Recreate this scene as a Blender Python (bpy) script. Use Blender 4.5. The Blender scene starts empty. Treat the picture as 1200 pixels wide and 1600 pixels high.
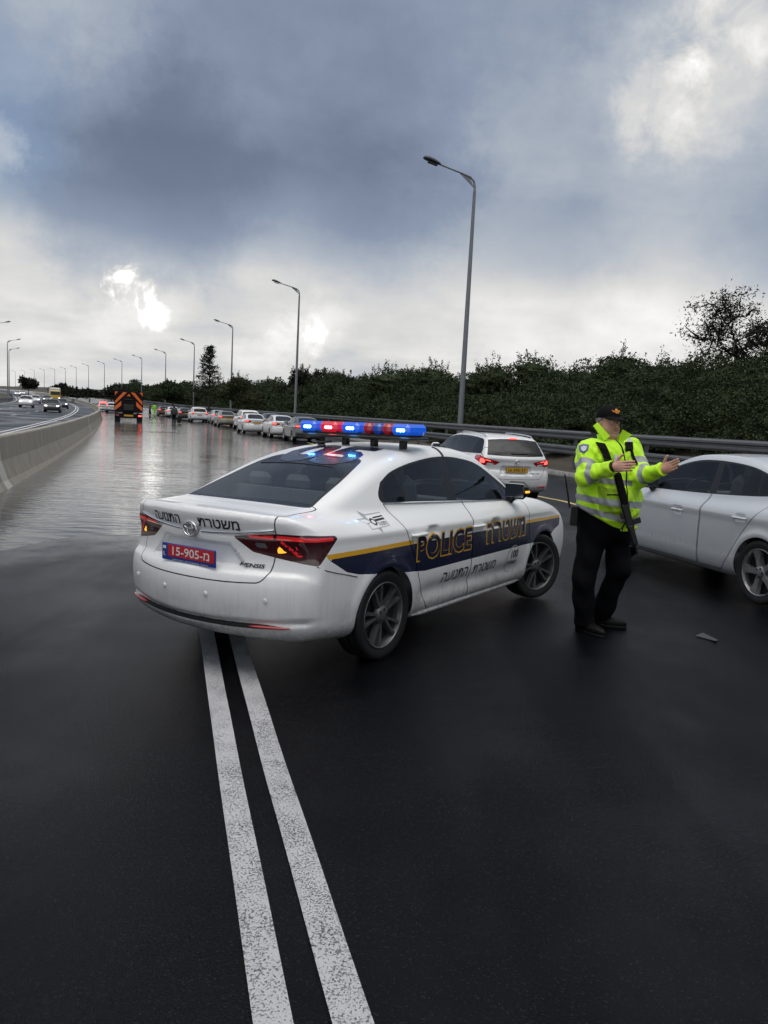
import bpy, math, random
import numpy as np
from mathutils import Matrix, Vector
R_ = math.radians
rng = np.random.default_rng(7); random.seed(7)
SC = bpy.context.scene; COL = SC.collection
# ---------------------------------------------------------------- camera (phone in portrait, held a little tilted)
CAM_F, CAM_PITCH, CAM_ROLL, CAM_H = 1230.5, .1222, .0506, 1.693
def cam_axes():
    cp, sp = math.cos(CAM_PITCH), math.sin(CAM_PITCH); cr, sr = math.cos(CAM_ROLL), math.sin(CAM_ROLL)
    fwd = np.array([0, cp, -sp]); right = np.array([1., 0, 0]); down = np.array([0, -sp, -cp])
    return cr * right - sr * down, sr * right + cr * down, fwd
CR, CD, CF = cam_axes()
cam = bpy.data.cameras.new('camera'); cam_o = bpy.data.objects.new('camera', cam); COL.objects.link(cam_o)
cam.sensor_fit = 'VERTICAL'; cam.sensor_height = 36.0; cam.lens = CAM_F / 1600 * 36.0; cam.clip_start = .05; cam.clip_end = 9000
cam_o.matrix_world = Matrix(((CR[0], -CD[0], -CF[0], 0), (CR[1], -CD[1], -CF[1], 0), (CR[2], -CD[2], -CF[2], CAM_H), (0, 0, 0, 1)))
SC.camera = cam_o
def at(x, y, D):
    """a point of the place seen at photo pixel (x, y), D metres ahead"""
    d = (x - 600) / CAM_F * CR + (y - 800) / CAM_F * CD + CF
    return d * (D / d[1]) + np.array([0, 0, CAM_H])
# ---------------------------------------------------------------- exposure, world, sun
SC.view_settings.view_transform = 'Standard'; SC.view_settings.look = 'None'; SC.view_settings.gamma = 1
SC.view_settings.exposure = 0.0
try: SC.view_settings.use_curve_mapping = False
except Exception: pass
SUN_EL, SUN_AZ = 68.0, 250.0          # degrees; azimuth clockwise from the camera's heading
class NT:
    """small node-tree writer"""
    def __init__(s, tree): s.t = tree; tree.nodes.clear()
    def n(s, typ, ins=None, **kw):
        o = s.t.nodes.new(typ)
        for k, v in kw.items(): setattr(o, k, v)
        for k, v in (ins or {}).items():
            i = o.inputs[k]
            if hasattr(v, 'is_output'): s.t.links.new(v, i)
            else: i.default_value = v
        return o
    def math(s, op, a, b=0., c=0., clamp=False):
        return s.n('ShaderNodeMath', {0: a, 1: b, 2: c}, operation=op, use_clamp=clamp).outputs[0]
    def mix(s, f, a, b, blend='MIX'):
        o = s.n('ShaderNodeMix', data_type='RGBA', blend_type=blend)
        for k, v in ((0, f), (6, a), (7, b)):
            if hasattr(v, 'is_output'): s.t.links.new(v, o.inputs[k])
            else: o.inputs[k].default_value = v if k == 0 else (*v, 1) if len(v) == 3 else v
        return o.outputs[2]
    def ramp(s, f, stops, interp='LINEAR'):
        o = s.n('ShaderNodeValToRGB', {0: f}); cr = o.color_ramp; cr.interpolation = interp
        while len(cr.elements) < len(stops): cr.elements.new(.5)
        for e, (p, c) in zip(cr.elements, stops):
            e.position = p; e.color = (*c, 1) if len(c) == 3 else c
        return o.outputs[0]
    def noise(s, vec, scale, detail=4, rough=.55, out='Fac', dist=0.):
        o = s.n('ShaderNodeTexNoise', {'Scale': scale, 'Detail': detail, 'Roughness': rough, 'Distortion': dist})
        if vec is not None: s.t.links.new(vec, o.inputs['Vector'])
        return o.outputs[out]
    def maprange(s, v, a, b, c=0., d=1., smooth=True):
        return s.n('ShaderNodeMapRange', {0: v, 1: a, 2: b, 3: c, 4: d}, interpolation_type='SMOOTHSTEP' if smooth else 'LINEAR').outputs[0]
    def vmath(s, op, a, b=None, sc=None):
        o = s.n('ShaderNodeVectorMath', operation=op)
        for i, v in ((0, a), (1, b)):
            if v is None: continue
            if hasattr(v, 'is_output'): s.t.links.new(v, o.inputs[i])
            else: o.inputs[i].default_value = v
        if sc is not None:
            if hasattr(sc, 'is_output'): s.t.links.new(sc, o.inputs['Scale'])
            else: o.inputs['Scale'].default_value = sc
        return o
def azel(az, el):
    a, e = R_(az), R_(el); return (math.sin(a) * math.cos(e), math.cos(a) * math.cos(e), math.sin(e))
W = bpy.data.worlds.new('World'); SC.world = W; W.use_nodes = True
t = NT(W.node_tree)
sky = t.n('ShaderNodeTexSky', sky_type='NISHITA'); sky.sun_disc = False
sky.sun_elevation = R_(SUN_EL); sky.sun_rotation = R_(SUN_AZ)
gen = t.n('ShaderNodeTexCoord').outputs['Generated']
sep = t.n('ShaderNodeSeparateXYZ', {0: gen}); ez = sep.outputs[2]
zz = t.math('ADD', t.math('MAXIMUM', ez, 0.), .22)
q = t.n('ShaderNodeCombineXYZ', {0: t.math('DIVIDE', sep.outputs[0], zz), 1: t.math('DIVIDE', sep.outputs[1], zz), 2: 0.}).outputs[0]
n_big = t.noise(q, .8, 5, .5); n_mid = t.noise(q, 2.3, 7, .56); n_fine = t.noise(gen, 9., 6, .6)
warp = t.vmath('SCALE', t.vmath('SUBTRACT', t.noise(gen, 8., 8, .68, 'Color'), (.5, .5, .5)).outputs[0], sc=.17).outputs[0]
gd = t.vmath('NORMALIZE', t.vmath('ADD', gen, warp).outputs[0]).outputs[0]
def spot(az, el, r0, r1):
    """1 inside r0 degrees of the direction, 0 beyond r1, ragged by the cloud noise"""
    return t.maprange(t.vmath('DOT_PRODUCT', gd, azel(az, el)).outputs['Value'], math.cos(R_(r1)), math.cos(R_(r0)))
wob = t.math('MULTIPLY', t.math('SUBTRACT', n_mid, .5), .12)
ee = t.math('ADD', t.math('ADD', ez, wob), t.math('MULTIPLY', sep.outputs[0], .07))
base = t.ramp(ee, [(0., (.72,)*3), (.09, (.74,)*3), (.15, (.68,)*3), (.205, (.44,)*3), (.265, (.29,)*3), (.36, (.34,)*3), (.55, (.36,)*3), (.72, (.50,)*3), (.9, (.95,)*3), (1., (1.,)*3)])
L = t.math('ADD', base, t.math('MULTIPLY', t.math('SUBTRACT', n_mid, .5), .38))
L = t.math('ADD', L, t.math('MULTIPLY', t.math('SUBTRACT', n_big, .5), .26))
L = t.math('ADD', L, t.math('MULTIPLY', t.math('SUBTRACT', n_fine, .5), .16))
for az, el, r0, r1, amp in ((-7, 5.2, .2, 5., .05), (19.5, 22.5, .5, 8., .17), (-27.5, 16.5, .3, 3.5, .32),
                            (-24, 24, 1, 10, .16), (-17, 14.5, 2, 9.5, -.19), (-2, 17.5, 2, 9, -.10), (12, 12.5, 2, 13, .14), (24, 13, 2, 12, .14), (8, 22, 2, 9, .05),
                            (180, 25, 25, 95, .16)):
    L = t.math('ADD', L, t.math('MULTIPLY', spot(az, el, r0, r1), amp))
n_gap = t.noise(gen, 16., 9, .62, dist=.4); n_gap2 = t.noise(gen, 7., 8, .6)
def gap(az, el, rad, lo, hi, amp, nz, k=1.5):
    """a ragged hole in the cloud: an isoline of noise under a soft hump"""
    hump = t.maprange(t.vmath('DOT_PRODUCT', gen, azel(az, el)).outputs['Value'], math.cos(R_(rad)), 1., smooth=False)
    f = t.math('ADD', hump, t.math('MULTIPLY', t.math('SUBTRACT', nz, .5), t.math('MULTIPLY', t.maprange(hump, 0., .3), k)))
    return t.math('MULTIPLY', t.maprange(f, lo, hi), amp)
for a_ in ((-17.9, 8.0, 2.5, .55, 1.25, .40, n_gap, 4.4), (-16.6, 6.0, 1.5, .55, 1.25, .32, n_gap, 4.2), (-18., 7.0, 5.2, .25, 1.3, .12, n_gap2, 2.), (-5.0, 6.6, 3.2, .5, 1.7, .08, n_gap, 3.6), (-7.5, 5.2, 3.6, .5, 1.4, .14, n_gap, 3.4), (19.3, 22.4, 8., .4, 1.5, .22, n_gap2, 3.), (21., 24., 5., .4, 1.5, .16, n_gap, 3.4), (16.8, 20.4, 4.5, .45, 1.4, .13, n_gap, 3.4), (16.2, 6.8, 5., .4, 1.4, .04, n_gap2, 3.)):
    L = t.math('ADD', L, gap(*a_))
L = t.math('ADD', L, .05)
cloud = t.ramp(t.math('MULTIPLY', L, .8), [(0., (1.15, 1.5, 2.2)), (.16, (1.62, 2.05, 2.9)), (.336, (2.6, 3.15, 4.2)), (.496, (4.5, 4.95, 5.6)), (.62, (6.95, 6.92, 6.85)), (.76, (9.6, 9.5, 9.3)), (.96, (34., 33., 31.))])
blue = t.math('MULTIPLY', spot(-27, 17.5, 1, 7), .5)
col = t.mix(blue, cloud, sky.outputs[0])
bg = t.n('ShaderNodeBackground', {'Color': col, 'Strength': .1})
t.n('ShaderNodeOutputWorld', {'Surface': bg.outputs[0]})
sun = bpy.data.lights.new('sun', 'SUN'); sun.energy = .5; sun.angle = R_(40); sun.color = (1, .97, .92)
sun_o = bpy.data.objects.new('sun', sun); COL.objects.link(sun_o)
sd = Vector(azel(SUN_AZ, SUN_EL)); sun_o.rotation_euler = sd.to_track_quat('Z', 'Y').to_euler()
# ---------------------------------------------------------------- objects, tags, meshes
def tag(o, label=None, cat=None, group=None, kind=None):
    if label: o['label'] = label
    if cat: o['category'] = cat
    if group: o['group'] = group
    if kind: o['kind'] = kind
    return o
def empty(name, loc=(0, 0, 0), rz=0., parent=None):
    o = bpy.data.objects.new(name, None); COL.objects.link(o); o.location = loc; o.rotation_euler = (0, 0, rz); o.empty_display_size = .2
    if parent: o.parent = parent
    return o
def copy_tree(o, parent=None):
    c = o.copy(); COL.objects.link(c); c.parent = parent
    for ch in o.children: copy_tree(ch, c)
    return c
def walk(o):
    yield o
    for c in o.children: yield from walk(c)
def mesh_np(name, V, F, mats, parent=None, N=None, M=None, smooth=True, loc=None):
    """one mesh object from arrays; F is an (n, k) array or a list of tuples"""
    me = bpy.data.meshes.new(name)
    V = np.asarray(V, np.float32)
    if isinstance(F, np.ndarray):
        k = F.shape[1]; nf = len(F); flat = F.astype(np.int32).ravel(); st = np.arange(nf, dtype=np.int32) * k; tot = np.full(nf, k, np.int32)
    else:
        tot = np.array([len(f) for f in F], np.int32); nf = len(F); flat = np.concatenate([np.asarray(f, np.int32) for f in F]) if nf else np.zeros(0, np.int32)
        st = np.concatenate([[0], np.cumsum(tot)[:-1]]).astype(np.int32)
    me.vertices.add(len(V)); me.vertices.foreach_set('co', V.ravel())
    me.loops.add(len(flat)); me.loops.foreach_set('vertex_index', flat)
    me.polygons.add(nf); me.polygons.foreach_set('loop_start', st); me.polygons.foreach_set('loop_total', tot)
    sm = np.full(nf, bool(smooth)) if np.isscalar(smooth) else np.asarray(smooth, bool)
    me.polygons.foreach_set('use_smooth', sm)
    mats = mats if isinstance(mats, (list, tuple)) else [mats]
    for m in mats: me.materials.append(m)
    if M is not None: me.polygons.foreach_set('material_index', np.asarray(M, np.int32))
    me.update(calc_edges=True); me.validate()
    if N is not None and len(N) == len(me.vertices):
        me.normals_split_custom_set_from_vertices(np.asarray(N, float).tolist())
    o = bpy.data.objects.new(name, me); COL.objects.link(o)
    if parent: o.parent = parent
    if loc is not None: o.location = loc
    return o
def surf_obj(name, s, mats, parent=None):
    if len(s.T) == 0: return None
    return mesh_np(name, s.V, s.T, mats, parent, N=s.N, M=s.M)
class MB:
    """collects shapes, builds ONE mesh"""
    def __init__(s): s.V = []; s.F = []; s.S = []; s.M = []; s.m = 0
    def add(s, V, F, smooth=False):
        n = len(s.V); s.V.extend([tuple(v) for v in V]); s.F.extend([tuple(i + n for i in f) for f in F])
        s.S.extend([smooth] * len(F)); s.M.extend([s.m] * len(F)); return s
    def box(s, c, size, bev=.0, rot=None):
        hx, hy, hz = [q * .5 for q in size]; b = min(bev, hx * .9, hy * .9, hz * .9)
        V = []; F = []
        if b <= 0:
            V = [(x, y, z) for x in (-hx, hx) for y in (-hy, hy) for z in (-hz, hz)]
            F = [(0, 1, 3, 2), (4, 6, 7, 5), (0, 4, 5, 1), (2, 3, 7, 6), (0, 2, 6, 4), (1, 5, 7, 3)]
        else:
            idx = {}
            for sx in (-1, 1):
                for sy in (-1, 1):
                    for sz in (-1, 1):
                        for a in range(3):
                            p = [sx * (hx - b), sy * (hy - b), sz * (hz - b)]; p[a] = (sx * hx, sy * hy, sz * hz)[a]
                            idx[(sx, sy, sz, a)] = len(V); V.append(tuple(p))
            for a in range(3):
                u, v = (a + 1) % 3, (a + 2) % 3
                for sg in (-1, 1):
                    q = []
                    for su, sv in ((-1, -1), (1, -1), (1, 1), (-1, 1)):
                        k = [0, 0, 0]; k[a] = sg; k[u] = su; k[v] = sv; q.append(idx[(*k, a)])
                    F.append(tuple(q if sg > 0 else q[::-1]))
                for su in (-1, 1):
                    for sv in (-1, 1):
                        q = []
                        for sa, f in ((-1, u), (1, u), (1, v), (-1, v)):
                            k = [0, 0, 0]; k[a] = sa; k[u] = su; k[v] = sv; q.append(idx[(*k, f)])
                        F.append(tuple(q if su * sv < 0 else q[::-1]))
            for sx in (-1, 1):
                for sy in (-1, 1):
                    for sz in (-1, 1):
                        q = [idx[(sx, sy, sz, a)] for a in range(3)]
                        F.append(tuple(q if sx * sy * sz > 0 else q[::-1]))
        V = np.array(V)
        if rot is not None: V = V @ np.asarray(rot).T
        return s.add(V + np.asarray(c), F)
    def tube(s, pts, r, n=8, cap=True, smooth=True, flat=1.0, up=(0, 0, 1)):
        P = np.asarray(pts, float); m = len(P); r = np.broadcast_to(np.asarray(r, float), (m,))
        V = []; T = np.gradient(P, axis=0); T /= np.maximum(np.linalg.norm(T, axis=1), 1e-9)[:, None]
        a = np.cross(T[0], up)
        if np.linalg.norm(a) < 1e-3: a = np.cross(T[0], (1, 0, 0))
        a /= np.linalg.norm(a)
        for i in range(m):
            a = a - T[i] * (a @ T[i]); a /= np.linalg.norm(a); b = np.cross(T[i], a)
            for k in range(n):
                q = 2 * math.pi * k / n; V.append(P[i] + r[i] * (math.cos(q) * a + flat * math.sin(q) * b))
        F = [(i*n+k, i*n+(k+1) % n, (i+1)*n+(k+1) % n, (i+1)*n+k) for i in range(m - 1) for k in range(n)]
        s.add(V, F, smooth)
        if cap:
            s.add(V[:n], [tuple(range(n))[::-1]]); s.add(V[-n:], [tuple(range(n))])
        return s
    def lathe(s, prof, n=32, axis='y', c=(0, 0, 0), smooth=True, a0=0., a1=2*math.pi):
        """prof: (radius, height along axis)"""
        full = abs(a1 - a0 - 2 * math.pi) < 1e-6; k = n if full else n + 1; V = []
        for i in range(k):
            q = a0 + (a1 - a0) * i / n
            for r, h in prof:
                u, w = r * math.cos(q), r * math.sin(q)
                p = {'y': (u, h, w), 'z': (u, w, h), 'x': (h, u, w)}[axis]
                V.append((p[0] + c[0], p[1] + c[1], p[2] + c[2]))
        m = len(prof)
        F = [(i*m+j, ((i+1) % k)*m+j, ((i+1) % k)*m+j+1, i*m+j+1) for i in range(n) for j in range(m - 1)]
        return s.add(V, F, smooth)
    def prism(s, poly, axis, h0, h1, cap=True):
        """polygon in the plane across axis, from h0 to h1"""
        def p3(a, b, h): return {'x': (h, a, b), 'y': (a, h, b), 'z': (a, b, h)}[axis]
        n = len(poly); V = [p3(a, b, h0) for a, b in poly] + [p3(a, b, h1) for a, b in poly]
        F = [(i, (i+1) % n, n+(i+1) % n, n+i) for i in range(n)]
        if cap: F += [tuple(range(n))[::-1], tuple(range(n, 2*n))]
        return s.add(V, F)
    def slab(s, pts, n, th):
        """polygon given as 3D points, thickened along n"""
        P = np.asarray(pts, float); n = np.asarray(n, float); n = n / np.linalg.norm(n); k = len(P)
        V = np.concatenate([P, P + n * th])
        F = [(i, (i+1) % k, k+(i+1) % k, k+i) for i in range(k)] + [tuple(range(k))[::-1], tuple(range(k, 2*k))]
        return s.add(V, F)
    def build(s, name, mats, parent=None, loc=None, rot=None):
        o = mesh_np(name, s.V if s.V else np.zeros((0, 3)), s.F, mats, parent, M=s.M, smooth=np.array(s.S, bool), loc=loc)
        import bmesh
        bm = bmesh.new(); bm.from_mesh(o.data); bmesh.ops.recalc_face_normals(bm, faces=bm.faces); bm.to_mesh(o.data); bm.free()
        if rot is not None: o.rotation_euler = rot
        return o
def net(name, f, lo, hi, h, mats, parent=None, loc=None, iters=3):
    V, N, Q = surface_nets(f, lo, hi, h, iters)
    return mesh_np(name, V, Q, mats, parent, N=N, loc=loc)
def glyphs(s, size=1., bold=0., shear=0., rtl=False, space=1.):
    """flat triangulated lettering centred on its own box: 2D points, faces, half width and height"""
    cu = bpy.data.curves.new('lettering', 'FONT'); cu.body = s[::-1] if rtl else s
    cu.size = size; cu.offset = bold; cu.shear = shear; cu.fill_mode = 'FRONT'; cu.space_character = space; cu.resolution_u = 3
    o = bpy.data.objects.new('lettering', cu); COL.objects.link(o)
    dg = bpy.context.evaluated_depsgraph_get(); me = bpy.data.meshes.new_from_object(o.evaluated_get(dg))
    V = np.array([v.co[:2] for v in me.vertices]) if len(me.vertices) else np.zeros((1, 2)); F = [tuple(p.vertices) for p in me.polygons]
    bpy.data.objects.remove(o); bpy.data.curves.remove(cu); bpy.data.meshes.remove(me)
    lo, hi = V.min(0), V.max(0); V = V - (lo + hi) / 2
    return V, F, (hi - lo) / 2
def fit_glyphs(s, w=None, h=None, **kw):
    V, F, e = glyphs(s, **kw)
    sx = w / (2 * e[0]) if w else None; sy = h / (2 * e[1]) if h else None
    sx = sx or sy; sy = sy or sx
    return V * [sx, sy], F
def flat_text(name, s, loc, xdir, up, mat, parent=None, w=None, h=None, off=0., **kw):
    """lettering on a flat face"""
    V, F = fit_glyphs(s, w, h, **kw); xd = np.asarray(xdir, float); u = np.asarray(up, float); n = np.cross(xd, u)
    P = np.asarray(loc) + V[:, :1] * xd + V[:, 1:] * u + n * off
    return mesh_np(name, P, F, mat, parent, smooth=False)
# ---------------------------------------------------------------- materials
MATS = {}
def mat(name, base=(.5, .5, .5), rough=.5, metal=0., coat=0., emit=None, es=0., spec=.5, alpha=1., trans=0., noise=0., nscale=20., bump=0., bscale=60., coord='Object', rvar=0., sheen=0.):
    if name in MATS: return MATS[name]
    m = bpy.data.materials.new(name); m.use_nodes = True; t = NT(m.node_tree); MATS[name] = m
    p = t.n('ShaderNodeBsdfPrincipled', {'Roughness': rough, 'Metallic': metal, 'Coat Weight': coat, 'Specular IOR Level': spec, 'Alpha': alpha, 'Transmission Weight': trans, 'Sheen Weight': sheen})
    p.inputs['Coat Roughness'].default_value = .06
    co = t.n('ShaderNodeTexCoord').outputs[coord]
    if noise:
        nz = t.noise(co, nscale, 5, .6)
        a = tuple(max(0, c * (1 - noise)) for c in base); b = tuple(c * (1 + noise) for c in base)
        t.t.links.new(t.mix(nz, a, b), p.inputs['Base Color'])
    else: p.inputs['Base Color'].default_value = (*base, 1)
    if rvar:
        t.t.links.new(t.maprange(t.noise(co, nscale * .6, 4), .3, .7, max(0, rough - rvar), rough + rvar), p.inputs['Roughness'])
    if bump:
        b = t.n('ShaderNodeBump', {'Strength': 1., 'Distance': bump, 'Height': t.noise(co, bscale, 4, .6)}); t.t.links.new(b.outputs[0], p.inputs['Normal'])
    if emit: p.inputs['Emission Color'].default_value = (*emit, 1); p.inputs['Emission Strength'].default_value = es
    t.n('ShaderNodeOutputMaterial', {'Surface': p.outputs[0]})
    return m
def paint(name, base, metal=0., dirt=.5, rough=.28, grime=(.16, .14, .115)):
    """car paint with road film and splashed grime low on the body"""
    if name in MATS: return MATS[name]
    m = bpy.data.materials.new(name); m.use_nodes = True; t = NT(m.node_tree); MATS[name] = m
    co = t.n('ShaderNodeTexCoord').outputs['Object']; z = t.n('ShaderNodeSeparateXYZ', {0: co}).outputs[2]
    n1 = t.noise(co, 3.5, 6, .6); n2 = t.noise(co, 28., 4, .65)
    st = t.n('ShaderNodeMapping', {'Vector': co, 'Scale': (14., 14., 1.1)}).outputs[0]; n3 = t.noise(st, 2.2, 4, .6)
    zz = t.math('ADD', z, t.math('MULTIPLY', t.math('SUBTRACT', n1, .5), .45))
    low = t.maprange(zz, .20, .56, 1., 0.)
    d = t.math('MULTIPLY', low, t.maprange(n2, .3, .62, .45, 1.))
    film = t.math('MULTIPLY', t.maprange(n3, .4, .8, 0., 1.), t.maprange(z, .4, .95, .20, .0))
    d = t.math('MULTIPLY', t.math('ADD', d, film, clamp=True), dirt, clamp=True)
    spk = t.math('MULTIPLY', t.math('GREATER_THAN', t.noise(co, 120., 2, .5), .70), t.maprange(z, .3, .9, .5 * dirt, 0.))
    d = t.math('MAXIMUM', d, spk)
    p = t.n('ShaderNodeBsdfPrincipled', {'Base Color': t.mix(d, base, grime), 'Metallic': metal, 'Coat Weight': .6, 'Coat Roughness': .05,
                                         'Roughness': t.math('ADD', rough, t.math('MULTIPLY', d, .4))})
    b = t.n('ShaderNodeBump', {'Strength': .35, 'Distance': .0012, 'Height': t.maprange(t.noise(co, 210., 2, .5), .55, .7)})
    t.t.links.new(b.outputs[0], p.inputs['Normal'])
    t.n('ShaderNodeOutputMaterial', {'Surface': p.outputs[0]})
    return m
def glass(name, tint=(.66, .72, .74), rough=.02):
    """car window: a coat of reflection over tinted see-through glass"""
    if name in MATS: return MATS[name]
    m = bpy.data.materials.new(name); m.use_nodes = True; t = NT(m.node_tree); MATS[name] = m
    co = t.n('ShaderNodeTexCoord').outputs['Object']
    f = t.n('ShaderNodeFresnel', {'IOR': 1.45}).outputs[0]
    g = t.n('ShaderNodeBsdfGlossy', {'Color': (.92, .95, 1, 1), 'Roughness': rough})
    tr = t.n('ShaderNodeBsdfTransparent', {'Color': (*tint, 1)})
    df = t.n('ShaderNodeBsdfDiffuse', {'Color': (.10, .115, .125, 1)})
    film = t.math('MULTIPLY', t.maprange(t.noise(co, 5., 5, .6), .3, .8), .07)
    tr = t.n('ShaderNodeMixShader', {0: film, 1: tr.outputs[0], 2: df.outputs[0]})
    o = t.n('ShaderNodeMixShader', {0: f, 1: tr.outputs[0], 2: g.outputs[0]})
    t.n('ShaderNodeOutputMaterial', {'Surface': o.outputs[0]})
    return m
M = {}
M['white'] = paint('white_paint', (.80, .81, .82), dirt=.62)
M['white2'] = paint('white_paint_clean', (.76, .77, .78), dirt=.5)
M['silver'] = paint('silver_paint', (.60, .62, .655), metal=.25, dirt=.14, rough=.26)
M['grey'] = paint('grey_paint', (.16, .17, .185), metal=.5, dirt=.3)
M['tan'] = paint('tan_paint', (.30, .285, .235), metal=.4, dirt=.4)
M['black'] = paint('black_paint', (.018, .018, .022), dirt=.3)
M['maroon'] = paint('maroon_paint', (.10, .028, .03), metal=.3, dirt=.3)
M['bluecar'] = paint('dark_blue_paint', (.02, .03, .06), metal=.3, dirt=.3)
M['yellowcar'] = paint('yellow_paint', (.62, .42, .05), dirt=.3)
M['navy'] = paint('navy_vinyl', (.010, .014, .040), dirt=.25, rough=.25)
M['amber_vinyl'] = paint('amber_vinyl', (.72, .38, .02), dirt=.25, rough=.3)
M['black_trim'] = mat('black_trim', (.006, .006, .0065), .35)
M['rubber'] = mat('rubber', (.007, .007, .0075), .62, noise=.4, nscale=9., bump=.002, bscale=40)
M['dark'] = mat('dark_cavity', (.006, .006, .007), .8)
M['interior'] = mat('interior_trim', (.10, .10, .105), .75, noise=.2)
M['seat'] = mat('seat_cloth', (.12, .12, .125), .85, noise=.3, nscale=40)
M['glass'] = glass('car_glass'); M['glass_dark'] = glass('car_glass_dark', (.10, .11, .12)); M['glass_clear'] = glass('car_glass_clear', (.72, .77, .77))
M['alloy'] = mat('wet_alloy', (.30, .30, .31), .34, metal=.75, noise=.35, nscale=14., rvar=.1)
M['alloy_dirty'] = mat('grimy_alloy', (.16, .16, .165), .36, metal=.65, noise=.4, nscale=14., rvar=.1)
M['chrome'] = mat('chrome', (.75, .76, .78), .12, metal=1.)
M['mirror'] = mat('mirror_silvering', (.34, .37, .40), .08, metal=1.)
M['lamp_red'] = mat('red_lens', (.36, .012, .014), .12, coat=1., noise=.25, nscale=60)
M['lamp_red_lit'] = mat('glowing_red_lens', (.42, .014, .016), .12, coat=1., noise=.25, nscale=60, emit=(.9, .025, .03), es=.22)
M['lamp_dark'] = mat('dark_red_lens', (.045, .006, .010), .10, coat=1., noise=.3, nscale=70)
M['lamp_bright'] = mat('lit_red_lens', (.55, .03, .03), .15, coat=1., emit=(1, .05, .03), es=.9)
M['lamp_on'] = mat('lit_brake_lens', (.6, .02, .02), .2, emit=(1, .06, .05), es=4.)
M['amber_on'] = mat('lit_amber_lens', (.8, .35, .03), .2, emit=(1, .42, .03), es=1.2, noise=.3, nscale=90)
M['lamp_white'] = mat('clear_lens', (.62, .63, .65), .1, coat=1.)
M['smoke'] = mat('smoked_lens', (.10, .10, .105), .08, coat=1., noise=.5, nscale=50)
M['headlight_on'] = mat('lit_headlight', (.9, .9, .85), .2, emit=(1, .96, .86), es=2.4)
M['blue_lens'] = mat('blue_lens', (.006, .045, .30), .10, coat=1., emit=(.01, .12, .8), es=.14, noise=.5, nscale=45)
M['red_lens2'] = mat('beacon_red_lens', (.30, .008, .022), .10, coat=1., emit=(.8, .02, .05), es=.10, noise=.3, nscale=45)
M['blue_lens_lit'] = mat('lit_blue_lens', (.006, .05, .32), .10, coat=1., emit=(.01, .14, .95), es=.55, noise=.5, nscale=45)
M['red_lens_lit'] = mat('lit_beacon_red_lens', (.32, .008, .022), .10, coat=1., emit=(.95, .02, .06), es=.45, noise=.5, nscale=45)
M['blue_on'] = mat('lit_blue_led', (.2, .6, 1), .3, emit=(.10, .42, 1.), es=24.)
M['red_on'] = mat('lit_red_led', (1, .2, .2), .3, emit=(1., .10, .14), es=24.)
M['plate_red'] = mat('plate_red', (.50, .018, .028), .4); M['plate_blue'] = mat('plate_blue', (.012, .045, .26), .4)
M['plate_yellow'] = mat('plate_yellow', (.62, .34, .03), .45); M['plate_white'] = mat('plate_white', (.74, .72, .74), .45)
M['ink'] = mat('black_vinyl', (.012, .012, .015), .35); M['greyink'] = mat('grey_vinyl', (.34, .35, .38), .4)
M['galv'] = mat('galvanised_steel', (.125, .133, .143), .52, metal=.35, noise=.25, nscale=3., rvar=.12)
M['pole'] = mat('pole_steel', (.22, .235, .25), .5, metal=.4, noise=.2, nscale=2.)
M['lamp_head'] = mat('lamp_housing', (.035, .042, .06), .45)
M['hivis'] = mat('hi_vis_cloth', (.52, .92, .006), .7, noise=.12, nscale=9., bump=.004, bscale=26., sheen=.2)
M['reflect'] = mat('reflective_tape', (.30, .315, .33), .5, noise=.15, nscale=30.)
M['skin'] = mat('skin', (.55, .29, .215), .52, noise=.14, nscale=22.)
M['navycloth'] = mat('navy_cloth', (.0022, .0024, .004), .85, spec=.12, noise=.4, nscale=12., bump=.004, bscale=14.)
M['shoe'] = mat('black_leather', (.004, .004, .0045), .5, spec=.15, bump=.002, bscale=40.)
M['capcloth'] = mat('cap_cloth', (.0035, .0035, .0045), .8, spec=.12)
M['hair'] = mat('grey_hair', (.16, .145, .13), .7, bump=.002, bscale=150.)
M['gun'] = mat('gun_metal', (.004, .0042, .005), .45, metal=.2)
M['webbing'] = mat('black_webbing', (.004, .0045, .004), .8, spec=.12)
M['gold'] = mat('gold_thread', (.65, .24, .02), .5)
# ---------------------------------------------------------------- numpy shape helpers
def smax(a, b, k):
    h = np.maximum(k - np.abs(a - b), 0.0) / k
    return np.maximum(a, b) + h * h * k * 0.25
def smin(a, b, k):
    return -smax(-a, -b, k)
def sstep(a, b, x):
    t = np.clip((x - a) / (b - a), 0, 1)
    return t * t * (3 - 2 * t)
def catmull(pts, n=6, closed=True):
    """rounded polygon; a point given as (x, y, 1) keeps a sharp corner"""
    P = [(p[0], p[1]) for p in pts]; sharp = [len(p) > 2 for p in pts]
    out = []; m = len(P)
    for i in range(m if closed else m - 1):
        p1 = np.array(P[i]); p2 = np.array(P[(i + 1) % m])
        p0 = np.array(P[i - 1]) if (closed or i > 0) else p1
        p3 = np.array(P[(i + 2) % m]) if (closed or i + 2 < m) else p2
        if sharp[i]: p0 = p1 - (p2 - p1) * .5
        if sharp[(i + 1) % m]: p3 = p2 + (p2 - p1) * .5
        d = np.linalg.norm(p2 - p1) + 1e-9
        m1 = (p2 - p0) / (np.linalg.norm(p2 - p1) + np.linalg.norm(p1 - p0) + 1e-9) * d
        m2 = (p3 - p1) / (np.linalg.norm(p3 - p2) + np.linalg.norm(p2 - p1) + 1e-9) * d
        for k in range(n):
            t = k / n
            out.append((2*t**3-3*t*t+1)*p1 + (t**3-2*t*t+t)*m1 + (-2*t**3+3*t*t)*p2 + (t**3-t*t)*m2)
    if not closed: out.append(np.array(P[-1]))
    return np.array(out)
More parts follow.
